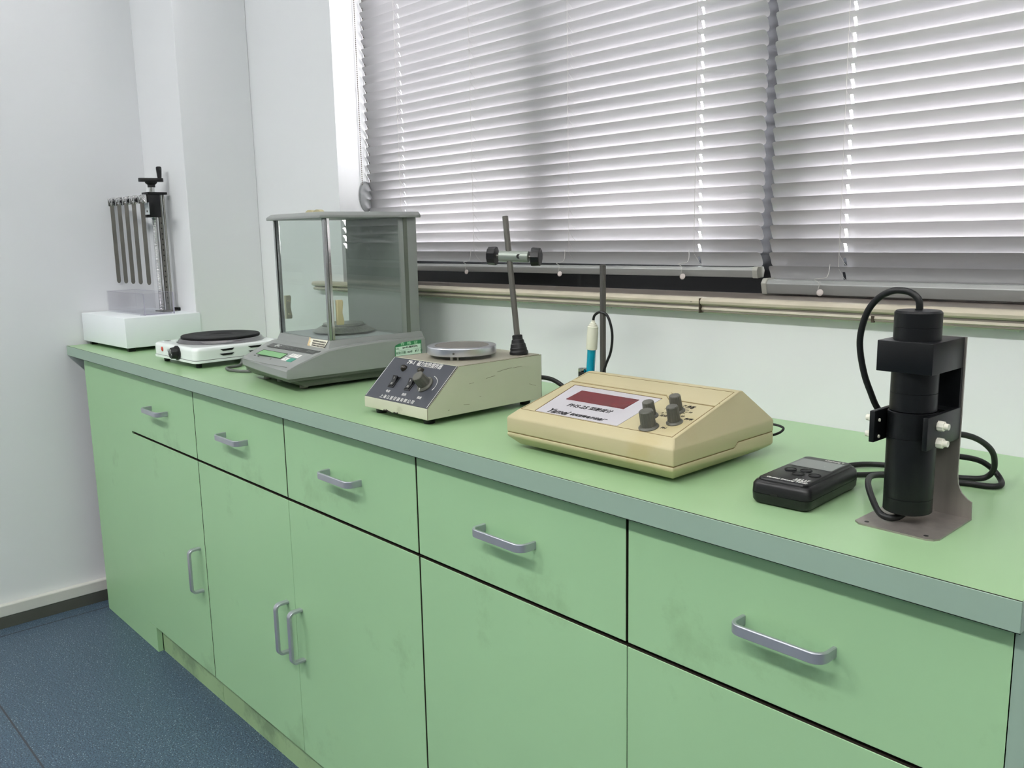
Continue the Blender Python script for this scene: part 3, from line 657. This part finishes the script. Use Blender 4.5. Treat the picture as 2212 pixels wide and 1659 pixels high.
# stickers
bm = nb(); yo = V(.2485, 0, 0)
out = [(.1410, .0490), (.2080, .0490), (.2085, .0785), (.1900, .0782), (.1700, .0775), (.1560, .0757), (.1440, .0725), (.1415, .0690)]
plate(bm, out, (.2483, 0, 0), (0, 1, 0), (0, 0, 1), .0003); stk = obj('certificate_sticker', bm, STKG, ba, 0); 
bm = nb(); plate(bm, [(.1428, .0492), (.2065, .0492), (.2062, .0705), (.1430, .0680)], (.2486, 0, 0), (0, 1, 0), (0, 0, 1), .0002); fld = obj('sticker_field', bm, STKW, stk, 0)
bm = nb(); plate(bm, [(.1428, .0593), (.2063, .0606), (.2063, .0610), (.1428, .0597)], (.2488, 0, 0), (0, 1, 0), (0, 0, 1), .0001)
text(bm, '有效日期:', .0062, (.2489, .1560, .0545), (0, 1, 0), (0, 0, 1), 0, .01); text(bm, '年    月    日', .0060, (.2489, .1950, .0553), (0, 1, 0), (0, 0, 1), 0, .01); text(bm, 'NO.', .0060, (.2489, .1470, .0640), (0, 1, 0), (0, 0, 1))
obj('lettering', bm, GRNI, stk, 0)
bm = nb(); text(bm, 'Spx-02 (电子天平)', .0050, (.2489, .1790, .0655), (0, 1, 0), (0, 0, 1), 0, .02); text(bm, '2024', .0050, (.2489, .1765, .0550), (0, 1, 0), (0, 0, 1), 0, .02); text(bm, '9', .0050, (.2489, .1920, .0553), (0, 1, 0), (0, 0, 1), 0, .02); text(bm, '7', .0050, (.2489, .2000, .0555), (0, 1, 0), (0, 0, 1), 0, .02); obj('lettering', bm, BLACKI, stk, 0)
bm = nb(); text(bm, '合  格  证', .0072, (.2488, .1770, .0736), (0, 1, 0), (0, 0, 1), 0, .01, sx=1.5); obj('lettering', bm, mat('pale_green_print', (170, 215, 180), .5), stk, 0)
n_ = V(0, -.93, .36).normalized(); ux_ = V(1, 0, .0); uy_ = n_.cross(ux_)
bm = nb(); plate(bm, [(.147, -.001), (.183, 0), (.226, .0005), (.2155, -.0185), (.1475, -.0195)], (0, -.0015, .0932), ux_, uy_*1, .0006); lab = obj('service_label', bm, PAPER, ba, 0)
bm = nb(); random.seed(3)
for r_, yy in enumerate((-.0045, -.0095, -.0140)):
    x = .164
    while x < .218:
        w = random.uniform(.0012, .0032); plate(bm, [(x, yy-.0016), (x+w, yy-.0016), (x+w, yy+.0016), (x, yy+.0016)], Vector((0, -.0015, .0932))+n_*.0006, ux_, uy_, .0001); x += w+random.uniform(.0004, .0012)
obj('label_print', bm, mat('faded_print', (52, 50, 44), .6), lab, 0)
bm = nb(); plate(bm, [(.146, .002), (.153, .0), (.150, -.004), (.156, -.007), (.152, -.012), (.158, -.016), (.150, -.0195), (.146, -.0185)], Vector((0, -.0015, .0932))+n_*.0006, ux_, uy_, .0003); obj('old_tape', bm, TAPE, lab, 0)

# ================================================================ MAGNETIC STIRRER
st = thing('magnetic_stirrer', 'cream metal magnetic stirrer with dark slanted control panel and round metal hot plate', 'magnetic stirrer', (1.0723, .0414, CT), .78)
SWd = .1776
bm = nb(); prism(bm, [(0, .010), (0, .0278), (.067, .0893), (.2553, .0885), (.2553, .010)], 0, SWd, 'x', .0008, 1); hs = obj('housing', bm, STIR, st, 30)
bm = nb(); box(bm, .003, SWd-.003, .0705, .253, .0885, .0895); obj('top_cover', bm, STIRTOP, st, 0)
for x, y in ((.022, .02), (SWd-.022, .02), (.022, .235), (SWd-.022, .235)):
    bm = nb(); lathe(bm, [(0, 0), (.009, 0), (.0105, .0105), (0, .0105)], (x, y, 0), (0, 0, 1), 20); obj('foot', bm, BLACK, st)
for pts_ in ([(.055, .0100), (.058, .0125), (.0625, .0115), (.064, .0135), (.070, .0120), (.076, .0112), (.078, .0100)], [(.084, .0100), (.087, .0122), (.092, .0112), (.097, .0126), (.0985, .0100)]):
    bm = nb(); prism(bm, pts_, -.0006, .0002, 'y'); obj('paint_chip', bm, DARKGAP, hs, 0)
WEAR = mat('worn_edge', (112, 104, 84), .7)
for pl_ in ([(SWd, 0, .0102), (SWd, 0, .0277), (SWd, .067, .0892), (SWd, .2552, .0884)], [(SWd, .2553, .0884), (SWd, .2553, .0102)]):
    bm = nb(); strip(bm, pl_, .0007, (1, 0, 0), .0003); obj('edge_wear', bm, WEAR, hs, 0)
for (y_, z_, l_, a_) in ((.125, .062, .020, .12), (.150, .070, .034, .1), (.186, .0725, .022, .05), (.088, .058, .010, .05), (.110, .0335, .003, 0), (.042, .020, .003, .2), (.225, .040, .016, -.3), (.075, .0250, .012, -.1)):
    bm = nb(); strip(bm, [(SWd+.0002, y_, z_), (SWd+.0002, y_+l_*.5, z_+l_*a_*.6), (SWd+.0002, y_+l_, z_+l_*a_)], .0005, (1, 0, 0), .0002); obj('scratch', bm, WEAR, hs, 0)
sl = V(0, .067, .0615); LP = sl.length; SU = sl.normalized(); SN = V(1, 0, 0).cross(SU)
def sp(x, s, h=0): return V(x, 0, .0278)+SU*s+SN*h
bm = nb(); plate(bm, [(.0012, .0012), (SWd-.0012, .0012), (SWd-.0012, LP-.0010), (.0012, LP-.0010)], sp(0, 0, .0002), (1, 0, 0), SU, .0008); pn = obj('control_panel', bm, SLATE, st, 0)
bm = nb()
strip(bm, [sp(.003, .0025, .001), sp(.003, LP-.002, .001)], .0007, SN, .0002); strip(bm, [sp(SWd-.003, .0025, .001), sp(SWd-.003, LP-.002, .001)], .0007, SN, .0002)
text(bm, '79-1', .0108, sp(.0575, .0835, .0011), (1, 0, 0), SU, 0, .012, sx=1.15); text(bm, '磁力加热搅拌器', .0112, sp(.1080, .0832, .0011), (1, 0, 0), SU, 0, .0, sx=.86)
text(bm, '电源', .0058, sp(.0525, .0187, .0011), (1, 0, 0), SU); text(bm, '加热', .0058, sp(.0990, .0182, .0011), (1, 0, 0), SU); text(bm, '调速', .0058, sp(.1405, .0178, .0011), (1, 0, 0), SU)
text(bm, '上海江星仪器有限公司', .0080, sp(.0890, .0068, .0011), (1, 0, 0), SU, 0, 0, space=1.42)
KC = (.1325, .0445)
strip(bm, [sp(KC[0]+.0265*math.cos(math.radians(a)), KC[1]+.0165*math.sin(math.radians(a))*1.2, .001) for a in range(75, -25, -8)], .0008, SN, .0002)
plate(bm, [(.1575, .0405), (.1600, .0412), (.1578, .0358)], sp(0, 0, .001), (1, 0, 0), SU, .0002)
obj('lettering', bm, WHITEI, pn, 0)
for x, s in ((.0505, .0692), (.0975, .0695)):
    bm = nb(); lathe(bm, [(0, .0072), (.0030, .0068), (.0052, .0048), (.0062, .0018), (.0066, 0), (0, 0)], sp(x, s, .0008), SN, 22); obj('indicator_lamp', bm, LEDM, st, 50)
for x, s in ((.0515, .0388), (.0975, .0385)):
    m4 = frame_mtx(sp(x, s, .0008), (1, 0, 0), SU)
    bm = nb(); t = nb(); box(t, -.0078, .0078, -.0118, .0118, 0, .0016, .0004); merge(bm, t, m4); sw = obj('rocker_switch', bm, BLKP, st)
    bm = nb(); t = nb(); prism(t, [(-.0098, .0016), (-.0098, .0030), (0, .0034), (.0098, .0074), (.0098, .0016)], -.0055, .0055, 'x', .0003, 1); merge(bm, t, m4); rk = obj('rocker', bm, BLKP, sw)
    bm = nb(); text(bm, 'O', .0052, sp(x, s-.0052, .0042), (1, 0, 0), SU); text(bm, 'I', .0052, sp(x, s+.0050, .0066), (1, 0, 0), (SU+SN*.38)); obj('switch_symbol', bm, WHITEI, rk, 0)
km = along(sp(KC[0], KC[1], .0008), SN)
bm = nb(); lathe(bm, [(0, 0), (.0155, 0), (.0155, .0020), (.0135, .0042), (0, .0042)], mtx=km, n=36); knurl(bm, .0112, .0195, km @ Matrix.Translation((0, 0, .004)), 16, .07, .93); kb = obj('speed_knob', bm, KNOBG, st, 30)
bm = nb(); strip(bm, [sp(KC[0], KC[1]-.0155, .0036), sp(KC[0], KC[1]-.0115, .0056)], .0014, SN, .0006); obj('knob_pointer', bm, WHITEI, kb, 0)
DC = (.0900, .1470)
bm = nb(); lathe(bm, [(0, 0), (.0575, 0), (.0603, .0008), (.0606, .0015), (.0606, .0128), (.0596, .0142), (.0575, .0144), (.0480, .0144), (.0475, .0140), (0, .0140)], (DC[0], DC[1], .0955), (0, 0, 1), 72); dk = obj('stirring_plate', bm, mat('polished_aluminium', (212, 214, 220), .30, metal=.92), st, 24)
bm = nb(); lathe(bm, [(0, .0141), (.0465, .0141), (.0470, .0146), (.0474, .0141)], (DC[0], DC[1], .0955), (0, 0, 1), 60); obj('plate_insert', bm, mat('dull_aluminium', (150, 146, 140), .42, metal=.8, var=.05), dk, 40)
bm = nb(); cyl(bm, .0018, (DC[0]+.036, DC[1]-.0480, .1020), (DC[0]+.0372, DC[1]-.0495, .1020), 12); obj('set_screw', bm, STEELD, dk)
for a in (-60, -48, 60, 180): 
    bm = nb(); x, y = DC[0]+.050*math.cos(math.radians(a)), DC[1]+.050*math.sin(math.radians(a)); cyl(bm, .0030 if a == -60 else .0018, (x, y, .0893), (x, y, .0965), 12); obj('plate_post', bm, STEEL, st)
RB = V(.150, .228, .0893); RTp = V(.1215, .2273, .3300)
bm = nb(); lathe(bm, [(0, 0), (.0165, 0), (.0168, .0045), (.0150, .0075), (.0150, .0110), (.0142, .0125), (.0132, .0185), (.0118, .0200), (.0108, .0255), (.0092, .0270), (.0090, .0340), (.0060, .0350), (0, .0350)], RB, RTp-RB, 30); obj('rubber_boot', bm, BLACK, st, 14)
bm = nb(); cyl(bm, .0052, RB+(RTp-RB)*.05, RTp, 20, .0006); rod = obj('support_rod', bm, STEELD, st)
bc = RB+(RTp-RB)*.713; cd = V(.86, .50, -.035).normalized()
bm = nb(); cyl(bm, .0098, bc-cd*.0175, bc+cd*.036, 24, .0008); boss = obj('boss_clamp', bm, mat('zinc_grey', (150, 158, 150), .4, metal=.5), st)
vw = V(.73, -.68, .05).normalized()
bm = nb(); cyl(bm, .0040, bc+cd*.017+vw*.0092, bc+cd*.017+vw*.0102, 16); obj('bore', bm, BLACK, boss)
for sgn, q in ((-1, .0175), (1, .036)):
    bm = nb(); cyl(bm, .0032, bc+cd*sgn*q, bc+cd*sgn*(q+.008), 10); obj('clamp_screw', bm, STEELD, boss)
    bm = nb(); knurl(bm, .0165, .0150, along(bc+cd*sgn*(q+.006), cd*sgn), 11, .05, .94); obj('clamp_knob', bm, BLKP, boss, 30)
bm = nb(); tube(bm, [(.1530, .2555, .0440), (.168, .262, .046), (.190, .268, .044), (.215, .268, .036), (.235, .272, .020), (.247, .300, .006), (.252, .350, .004), (.270, .395, .004), (.275, .408, .012)], .0040, 10); obj('power_cord', bm, BLACK, st)

# ================================================================ pH METER
pm = thing('ph_meter', 'beige desktop pH meter with dark red display window and four grey knobs', 'pH meter', (1.4552, .0498, CT), .91)
def shell(bm, rows_):
    """rows_: list of (y, z, xl, xr) around the profile"""
    t = bmesh.new(); A = [t.verts.new((r[2], r[0], r[1])) for r in rows_]; B = [t.verts.new((r[3], r[0], r[1])) for r in rows_]; n = len(rows_)
    t.faces.new(A); t.faces.new(B[::-1])
    for i in range(n): j = (i+1) % n; t.faces.new((A[i], A[j], B[j], B[i]))
    bmesh.ops.triangulate(t, faces=[f for f in t.faces if len(f.verts) > 4], ngon_method='EAR_CLIP')
    bmesh.ops.recalc_face_normals(t, faces=t.faces); merge(bm, t)
def soft(bm, off, ang=18, seg=3):
    es = [e for e in bm.edges if len(e.link_faces) == 2 and e.calc_face_angle(0) > math.radians(ang)]
    bmesh.ops.bevel(bm, geom=es, offset=off, segments=seg, profile=.5, affect='EDGES', clamp_overlap=True)
WL, WR = -.0110, .2780
def shell2(rows_, caps):
    """rows_: (y, z, xl, xr) around the profile; caps: index lists that close each side"""
    t = bmesh.new(); A = [t.verts.new((r[2], r[0], r[1])) for r in rows_]; B = [t.verts.new((r[3], r[0], r[1])) for r in rows_]; n = len(rows_)
    for i in range(n): j = (i+1) % n; t.faces.new((A[i], A[j], B[j], B[i]))
    for cp in caps: t.faces.new([A[i] for i in cp]); t.faces.new([B[i] for i in cp][::-1])
    bmesh.ops.recalc_face_normals(t, faces=t.faces); return t
up_rows = [(-.0110, .0244, WL, WR), (-.0110, .0455, WL, WR), (.0020, .0556, .0005, .2680), (.1440, .0934, .0040, .2672), (.1530, .0928, .0060, .2660), (.2120, .0470, WL, WR), (.2120, .0306, WL, WR), (.1270, .0306, WL, WR), (.1190, .0244, WL, WR)]
lo_rows = [(.0040, .0050, .0010, .2670), (-.0110, .0185, WL, WR), (-.0110, .0236, WL, WR), (.1190, .0236, WL, WR), (.1270, .0298, WL, WR), (.2120, .0298, WL, WR), (.2120, .0130, WL, WR), (.1900, .0050, .0010, .2670)]
bm = shell2(up_rows, [(0, 1, 5, 6, 7, 8), (1, 2, 3, 4, 5)]); soft(bm, .0020); us = obj('upper_shell', bm, BEIGE, pm, 24)
bm = shell2(lo_rows, [(1, 2, 3, 4, 5, 6), (0, 1, 6, 7)]); soft(bm, .0020); obj('lower_shell', bm, BEIGE, pm, 24)
bm = nb(); box(bm, -.0098, .2768, -.0098, .2108, .0200, .0255); box(bm, -.0098, .2768, .1200, .2108, .0250, .0320); obj('seam_gap', bm, BEIGEL, pm, 0)
for x, y in ((.03, .03), (.237, .03), (.03, .17), (.237, .17)):
    bm = nb(); cyl(bm, .008, (x, y, 0), (x, y, .0060), 16); obj('foot', bm, BLACK, pm)
a_ = math.atan2(.0934-.0556, .1420); PSU = V(0, math.cos(a_), math.sin(a_)); PSN = V(1, 0, 0).cross(PSU)
def pq(x, s, h=0): return V(x, .0020, .0556)+PSU*(s-.0060)+PSN*h
bm = nb()
strip(bm, [pq(.2635, .1005, 0), pq(.2645, .0085, 0), pq(.0035, .0085, 0), pq(.0060, .1112, 0), pq(.1816, .1105, 0), pq(.1924, .1010, 0), pq(.2635, .1005, 0)], .0008, PSN, .0003)
strip(bm, [pq(.2655, .1100, 0), pq(.1956, .1105, 0), pq(.1829, .1205, 0), pq(.0070, .1215, 0)], .0008, PSN, .0003)
strip(bm, [pq(.2630, .1115, 0), pq(.2625, .1475, 0), pq(.0085, .1480, 0), pq(.0075, .1225, 0)], .0006, PSN, .0003)
obj('panel_groove', bm, BEIGEL, us, 0)
bm = nb()
plate(bm, [(.0075, .1125), (.1815, .1118), (.1930, .1018), (.2635, .1013), (.2640, .1092), (.1950, .1098), (.1828, .1195), (.0085, .1205)], pq(0, 0, 0), (1, 0, 0), PSU, .0010); obj('panel_ridge', bm, BEIGE, us, 0)
bm = nb(); plate(bm, [(.0310, .0100), (.1775, .0100), (.1815, .0990), (.0240, .1010)], pq(0, 0, 0), (1, 0, 0), PSU, .0006); lb = obj('front_label', bm, LABELW, pm, 0)
bm = nb(); strip(bm, [pq(.0300, .0105, 0), pq(.0230, .1018, 0), pq(.1815, .1000, 0)], .0009, PSN, .0009); obj('label_recess_edge', bm, BEIGEL, pm, 0)
bm = nb(); plate(bm, [(.0478, .0555), (.1525, .0548), (.1545, .0862), (.0500, .0870)], pq(0, 0, .0006), (1, 0, 0), PSU, .0006); obj('display_window', bm, REDW, pm, 0)
bm = nb(); text(bm, 'PHS-25', .0120, pq(.0825, .0408, .0008), (1, 0, 0), PSU, .18, .018, sx=1.0); text(bm, '型酸度计', .0098, pq(.1235, .0412, .0008), (1, 0, 0), PSU, .18, .012, space=1.04)
text(bm, 'Yamei', .0165, pq(.0665, .0175, .0008), (1, 0, 0), PSU, .32, .022, sx=.92); text(bm, '杭州亚美电子设备厂', .0070, pq(.1215, .0172, .0008), (1, 0, 0), PSU, .18, .022, space=.98)
obj('lettering', bm, BLACKI, lb, 0)
KN = [('mode_knob', .2195, .0215, .0098, .0205, 1), ('adjusting_knob', .2010, .0490, .0082, .0185, 0), ('adjusting_knob', .2425, .0440, .0080, .0200, 0), ('adjusting_knob', .2255, .0730, .0080, .0200, 0)]
bm = nb(); cx, cs = .2255, .0730
text(bm, 'PH', .0062, pq(.2385, .0260, .0002), (1, 0, 0), PSU, .18, .01); text(bm, '温度', .0060, pq(.2350, .0900, .0002), (1, 0, 0), PSU, .18, .01); text(bm, '斜率', .0058, pq(.2540, .0575, .0002), (1, 0, 0), PSU, .18, .01); text(bm, '定位', .0058, pq(.2170, .0560, .0002), (1, 0, 0), PSU, .18, .01)
for k, tx_ in enumerate(('0', '10', '20', '30', '40', '50', '60')):
    an = math.radians(215-k*41.5); 
    for h in (0, .5):
        if k == 6 and h: continue
        b_ = an-math.radians(41.5*h); strip(bm, [pq(cx+.0108*math.cos(b_), cs+.0108*math.sin(b_), .0001), pq(cx+.0148*math.cos(b_), cs+.0148*math.sin(b_), .0001)], .0005, PSN, .0002)
    text(bm, tx_, .0048, pq(cx+.0190*math.cos(an), cs+.0180*math.sin(an), .0002), (1, 0, 0), PSU, .18)
obj('panel_marking', bm, BLACKI, pm, 0)
for nm, x, s, r, h, fin in KN:
    km = along(pq(x, s, 0), PSN+V(0, .15, 0)*0)
    bm = nb(); lathe(bm, [(0, 0), (r*1.32, 0), (r*1.32, .0012), (r*1.12, .0030), (0, .0030)], mtx=km, n=32); knurl(bm, r, h, km @ Matrix.Translation((0, 0, .0026)), 15, .06, .93)
    if fin:
        t = nb(); box(t, -r*1.35, -r*.8, -.0014, .0014, .002, h+.001, .0006); merge(bm, t, frame_mtx(pq(x, s, 0), (.93, -.37, 0), PSN.cross(V(.93, -.37, 0)), PSN))
    obj(nm, bm, KNOBG, pm, 30)
bm = nb(); tube(bm, [(.245, .205, .0330), (.2515, .232, .033), (.2630, .241, .0325), (.2765, .240, .030), (.2775, .229, .0255), (.264, .2265, .0195), (.250, .219, .017)], .0017, 8); obj('sensor_lead', bm, BLACK, pm)

# electrode stand behind the pH meter
es = thing('electrode_stand', 'thin grey steel rod stand with a small clamp, behind the beige pH meter', 'stand', (1.381, .312, CT))
bm = nb(); box(bm, -.055, .045, -.030, .040, 0, .010, .002); obj('stand_base', bm, BLACK, es)
bm = nb(); cyl(bm, .0050, (0, 0, .010), (0, 0, .2470), 20, .0008); obj('rod', bm, mat('rusty_rod', (104, 102, 98), .42, metal=.8, dirt=((84, 62, 46), .8, .58), dscale=22), es)
bm = nb(); box(bm, -.0400, .0, -.0178, -.0148, .0560, .0680, .0008); box(bm, -.0400, .0, .0008, .0036, .0560, .0680, .0008); box(bm, -.0135, .014, -.0178, .0065, .0560, .0680, .0015); cyl(bm, .0042, (.010, -.002, .062), (.021, -.006, .060), 12); cl_ = obj('electrode_clamp', bm, BLACK, es)
bm = nb(); lathe(bm, [(.0062, 0), (.0082, 0), (.0082, .020), (.0064, .020), (.0062, .018)], (-.0430, -.003, .0520), (0, 0, 1), 22); obj('clip_socket', bm, CHROME, cl_)
el = thing('ph_electrode', 'pH electrode with white cap and bright blue sleeve held on the rod stand', 'electrode', (1.3600, .3050, CT+.045), 0)
ax = (V(.0055, .001, .1165)-V(-.003, 0, 0)).normalized()
bm = nb(); lathe(bm, [(0, 0), (.0068, .001), (.0072, .003), (.0072, .0600), (.0076, .0610), (.0076, .0640), (0, .0640)], (-.003, 0, 0), ax, 24); sv = obj('storage_sleeve', bm, CYAN, el, 40)
bm = nb(); lathe(bm, [(0, .0620), (.0091, .0620), (.0093, .064), (.0094, .0910), (.0090, .0925), (.0090, .1000), (.0078, .1010), (.0070, .1035), (.0058, .1045), (.0050, .1065), (.0034, .1075), (.0026, .1110), (0, .1110)], (-.003, 0, 0), ax, 28); obj('cap', bm, PROBEW, el, 16)
tipp = V(-.003, 0, 0)+ax*.110
bm = nb(); tube(bm, [tipp, tipp+V(.003, 0, .009), tipp+V(.013, .002, .0150), tipp+V(.026, .004, .0110), tipp+V(.0340, .005, -.0050), tipp+V(.0365, .006, -.0250), tipp+V(.0330, .006, -.0500), tipp+V(.0250, .004, -.0700), tipp+V(.0160, .002, -.0960), tipp+V(.012, .000, -.125), tipp+V(.018, -.01, -.152), tipp+V(.05, -.02, -.153)], .0022, 10); obj('electrode_lead', bm, BLACK, el)

# ================================================================ HAND-HELD METER
mt = thing('density_meter', 'small black hand-held optical density meter with grey screen, lying beside the probe stand', 'meter', (1.8290, .0560, CT), 3.8)
MW, MD = .0690, .1300
bm = nb(); rloft(bm, [(.003, MW-.003, .003, MD-.003, .007, .0015), (.0005, MW-.0005, .0005, MD-.0005, .009, .0050), (0, MW, 0, MD, .009, .0128)]); obj('lower_case', bm, BLKP, mt, 50)
bm = nb(); rloft(bm, [(0, MW, 0, MD, .009, .0134), (.0005, MW-.0005, .0005, MD-.0005, .009, .0225), (.003, MW-.003, .003, MD-.003, .008, .0262), (.0055, MW-.0055, .0055, MD-.0055, .007, .0268), (.0060, MW-.0060, .0060, MD-.0060, .006, .0290), (.0072, MW-.0072, .0072, MD-.0072, .006, .0298)]); mc = obj('upper_case', bm, BLKP, mt, 50)
bm = nb(); rloft(bm, [(.001, MW-.001, .001, MD-.001, .009, .0120), (.001, MW-.001, .001, MD-.001, .009, .0140)]); obj('case_seam', bm, DARKGAP, mt)
bm = nb(); rloft(bm, [(.0105, MW-.0105, .0745, .1085, .003, .0296), (.0105, MW-.0105, .0745, .1085, .003, .0301)]); scn = obj('screen', bm, GLCD, mt)
bm = nb(); box(bm, .0085, MW-.0085, .0730, .1095, .0302, .0305); obj('screen_film', bm, FILM, scn, 0)
for x, y in ((.0210, .0545), (.0370, .0600), (.0360, .0420), (.0530, .0470)):
    bm = nb(); lathe(bm, [(0, .0006), (.0048, .0006), (.0056, .0003), (.0056, 0), (.0062, 0), (.0064, .0008), (.0068, .0008), (.0068, 0)], (x, y, .0298), (0, 0, 1), 28); obj('button', bm, BLACK, mt)
bm = nb(); text(bm, 'Optical Density Meter', .0052, (.0375, .0122, .0299), (1, 0, .0), (0, 1, 0), 0, .02); text(bm, 'LS117', .0068, (.0510, .0225, .0299), (1, 0, 0), (0, 1, 0), 0, .03); text(bm, '光密度仪', .0042, (.0505, .0172, .0299), (1, 0, 0), (0, 1, 0))
text(bm, 'Linshang', .0054, (.0425, .1165, .0299), (1, 0, 0), (0, 1, 0), .1, .01); plate(bm, [(.0540, .1150), (.0560, .1175), (.0540, .1190), (.0528, .1180)], (0, 0, .0299), (1, 0, 0), (0, 1, 0), .0002); obj('lettering', bm, WHITEI, mc, 0)
bm = nb(); box(bm, .0250, .0335, -.0003, .0004, .0118, .0152, .0002); obj('usb_port', bm, BLACKI, mt, 0)

# ================================================================ PROBE STAND
ps = thing('probe_stand', 'black cylindrical optical probe on a bent steel stand with white nylon screws', 'probe stand', (1.9438, .0685, CT), -.57)
STL = mat('stainless_stand', (158, 152, 146), .36, metal=.62, var=.10, vscale=10, bump=.04, bscale=200, aniso=(8, 8, .4))
bm = nb()
pts = [(.0000+.006, 0), (.0830-.010, 0), (.0830-.003, .003), (.0830, .010), (.0800, .0930), (.0000-.0030, .0930), (-.001, .006)]
prism(bm, pts, 0, .0018, 'z'); obj('base_plate', bm, STL, ps, 0)
bm = nb(); c = [(-.003, .0018), (-.003, .0200)]
c += [(.0125-.0155*math.cos(a), .0200+.0150*math.sin(a)) for a in [math.radians(q) for q in range(15, 91, 15)]][:0]
L_ = [(-.003, .0012), (-.003, .019), (.003, .022), (.008, .030), (.010, .042), (.0100, .1885)]; R_2 = [(.0640, .1885), (.0640, .046), (.0650, .036), (.0690, .027), (.0750, .0215), (.0795, .0190), (.0800, .0012)]
prism(bm, L_+R_2, .0910, .0930, 'y'); obj('upright_plate', bm, STL, ps, 0)
for x, y in ((.010, .009), (.070, .009)):
    bm = nb(); cyl(bm, .0024, (x, y, .0012), (x, y, .0019), 14); obj('screw_hole', bm, BLACK, ps)
PCx, PCy, PR = .0345, .0450, .0235
bm = nb(); lathe(bm, [(0, .0120), (PR-.001, .0120), (PR, .0130), (PR, .0270), (PR-.0004, .0273), (PR, .0276), (PR, .0895), (PR-.0004, .0898), (PR, .0901), (PR, .1160), (PR-.001, .1166), (0, .1166)], (PCx, PCy, 0), (0, 0, 1), 64); obj('lower_probe', bm, BLKA, ps, 30)
q = PR-.0012
bm = nb(); lathe(bm, [(0, .1168), (q-.001, .1168), (q, .1176), (q, .1355), (q-.0004, .1358), (q, .1361), (q, .2010), (q-.0004, .2013), (q, .2016), (q, .2155), (q-.0018, .2175), (.0035, .2175), (.0035, .2190), (0, .2190)], (PCx, PCy, 0), (0, 0, 1), 64); obj('upper_probe', bm, BLKA, ps, 30)
bm = nb(); box(bm, .0070, .0625, .0180, .0905, .1575, .1885, .0008); hb2 = obj('upper_holder', bm, BLKA, ps)
bm = nb(); box(bm, .0100, .0625, .0865, .0905, .1150, .1580); obj('spine', bm, BLKA, ps)
bm = nb(); box(bm, .0045, .0100, .0145, .0905, .0840, .1165, .0008); box(bm, .0585, .0635, .0135, .0905, .0840, .1170, .0008); box(bm, .0100, .0585, .0660, .0905, .0840, .1165); fk = obj('fork_clamp', bm, BLKA, ps)
for z in (.1060, .0890):
    for sgn, x in ((1, .0635), (-1, .0045)):
        m5 = along((x, .0375 if sgn > 0 else .0300, z), (sgn, 0, 0))
        bm = nb(); knurl(bm, .0053, .0062, m5, 9, .10, .96, .0006); lathe(bm, [(0, 0), (.0034, 0), (.0032, .0042), (0, .0045)], mtx=m5 @ Matrix.Translation((0, 0, .0060)), n=12); obj('nylon_screw', bm, NYLON, fk, 30)
    bm = nb(); cyl(bm, .0018, (.0100, .0245, z), (.0110, .0245, z), 12); obj('screw_tip', bm, NYLON, fk)
OX = V(1.9438, .0685, .8)
def w2l(P, o=OX): return [Vector(p)-o for p in P]
A_ = [(1.9790, .1135, 1.0185), (1.9779, .1130, 1.0276), (1.9712, .1130, 1.0338), (1.9618, .1130, 1.0362), (1.9497, .1140, 1.0352), (1.9343, .1170, 1.0269), (1.9222, .1200, 1.0118), (1.9153, .1220, .9893), (1.9143, .1250, .9691), (1.9177, .1300, .9440), (1.9234, .1350, .9239), (1.9268, .1400, .9110), (1.9301, .1480, .9000), (1.9370, .1720, .8700), (1.9350, .2200, .8300), (1.9200, .2700, .8050), (1.9000, .2900, .8040), (1.8720, .2950, .8040), (1.8480, .2780, .8042), (1.8360, .2480, .8050), (1.8330, .2150, .8090), (1.8340, .1840, .8140)]
bm = nb(); tube(bm, w2l(A_), .0034, 12, 6); obj('upper_cable', bm, BLACK, ps)
B_ = [(1.9790, .1100, .8110), (1.9752, .1012, .8065), (1.9683, .0930, .8060), (1.9560, .0980, .8080), (1.9350, .1250, .8130), (1.9120, .1620, .8160), (1.8970, .1990, .8140), (1.8950, .2290, .8090), (1.9000, .2480, .8050), (1.9250, .2560, .8036), (1.9480, .2700, .8036), (1.9700, .2820, .8036), (1.9930, .2870, .8036), (2.0020, .2980, .8040), (1.9960, .3160, .8060), (1.9825, .3250, .8150), (1.9700, .3150, .8250), (1.9500, .2950, .8300), (1.9300, .2950, .8230), (1.9260, .3050, .8100), (1.9450, .3000, .8042), (1.9640, .3020, .8042), (1.9800, .3130, .8060), (1.9900, .3100, .8200), (1.9930, .2900, .8450), (1.9840, .2600, .8640), (1.9700, .2300, .8700), (1.9550, .2150, .8550), (1.9350, .2350, .8250), (1.9120, .2600, .8045), (1.8900, .2580, .8036), (1.8730, .2350, .8040), (1.8640, .2120, .8070), (1.8600, .1900, .8130)]
bm = nb(); tube(bm, w2l(B_), .0034, 12, 6); obj('lower_cable', bm, BLACK, ps)

# ================================================================ CEILING LAMPS
k = 0
for yy in (-1.75, -3.5):
    for xx in (.0, 1.75, 3.5):
        lp = thing('ceiling_lamp', 'long flat ceiling lamp panel', 'ceiling lamp', (xx, yy, ZC), 0, 'ceiling lamp panels')
        bm = nb(); box(bm, -.61, .61, -.16, .16, -.03, 0, .002); obj('lamp_frame', bm, WHITEM, lp)
        bm = nb(); box(bm, -.59, .59, -.14, .14, -.034, -.029); obj('diffuser', bm, LAMPW, lp)
        la = bpy.data.lights.new('lamp_light', 'AREA'); la.shape = 'RECTANGLE'; la.size = 1.16; la.size_y = .20; la.energy = LAMP_W*(1 if yy > -2 else .12); la.color = (1, .99, .97)
        lo_ = bpy.data.objects.new('lamp_light', la); COL.objects.link(lo_); lo_.parent = lp; lo_.location = (0, 0, -.036)
        k += 1
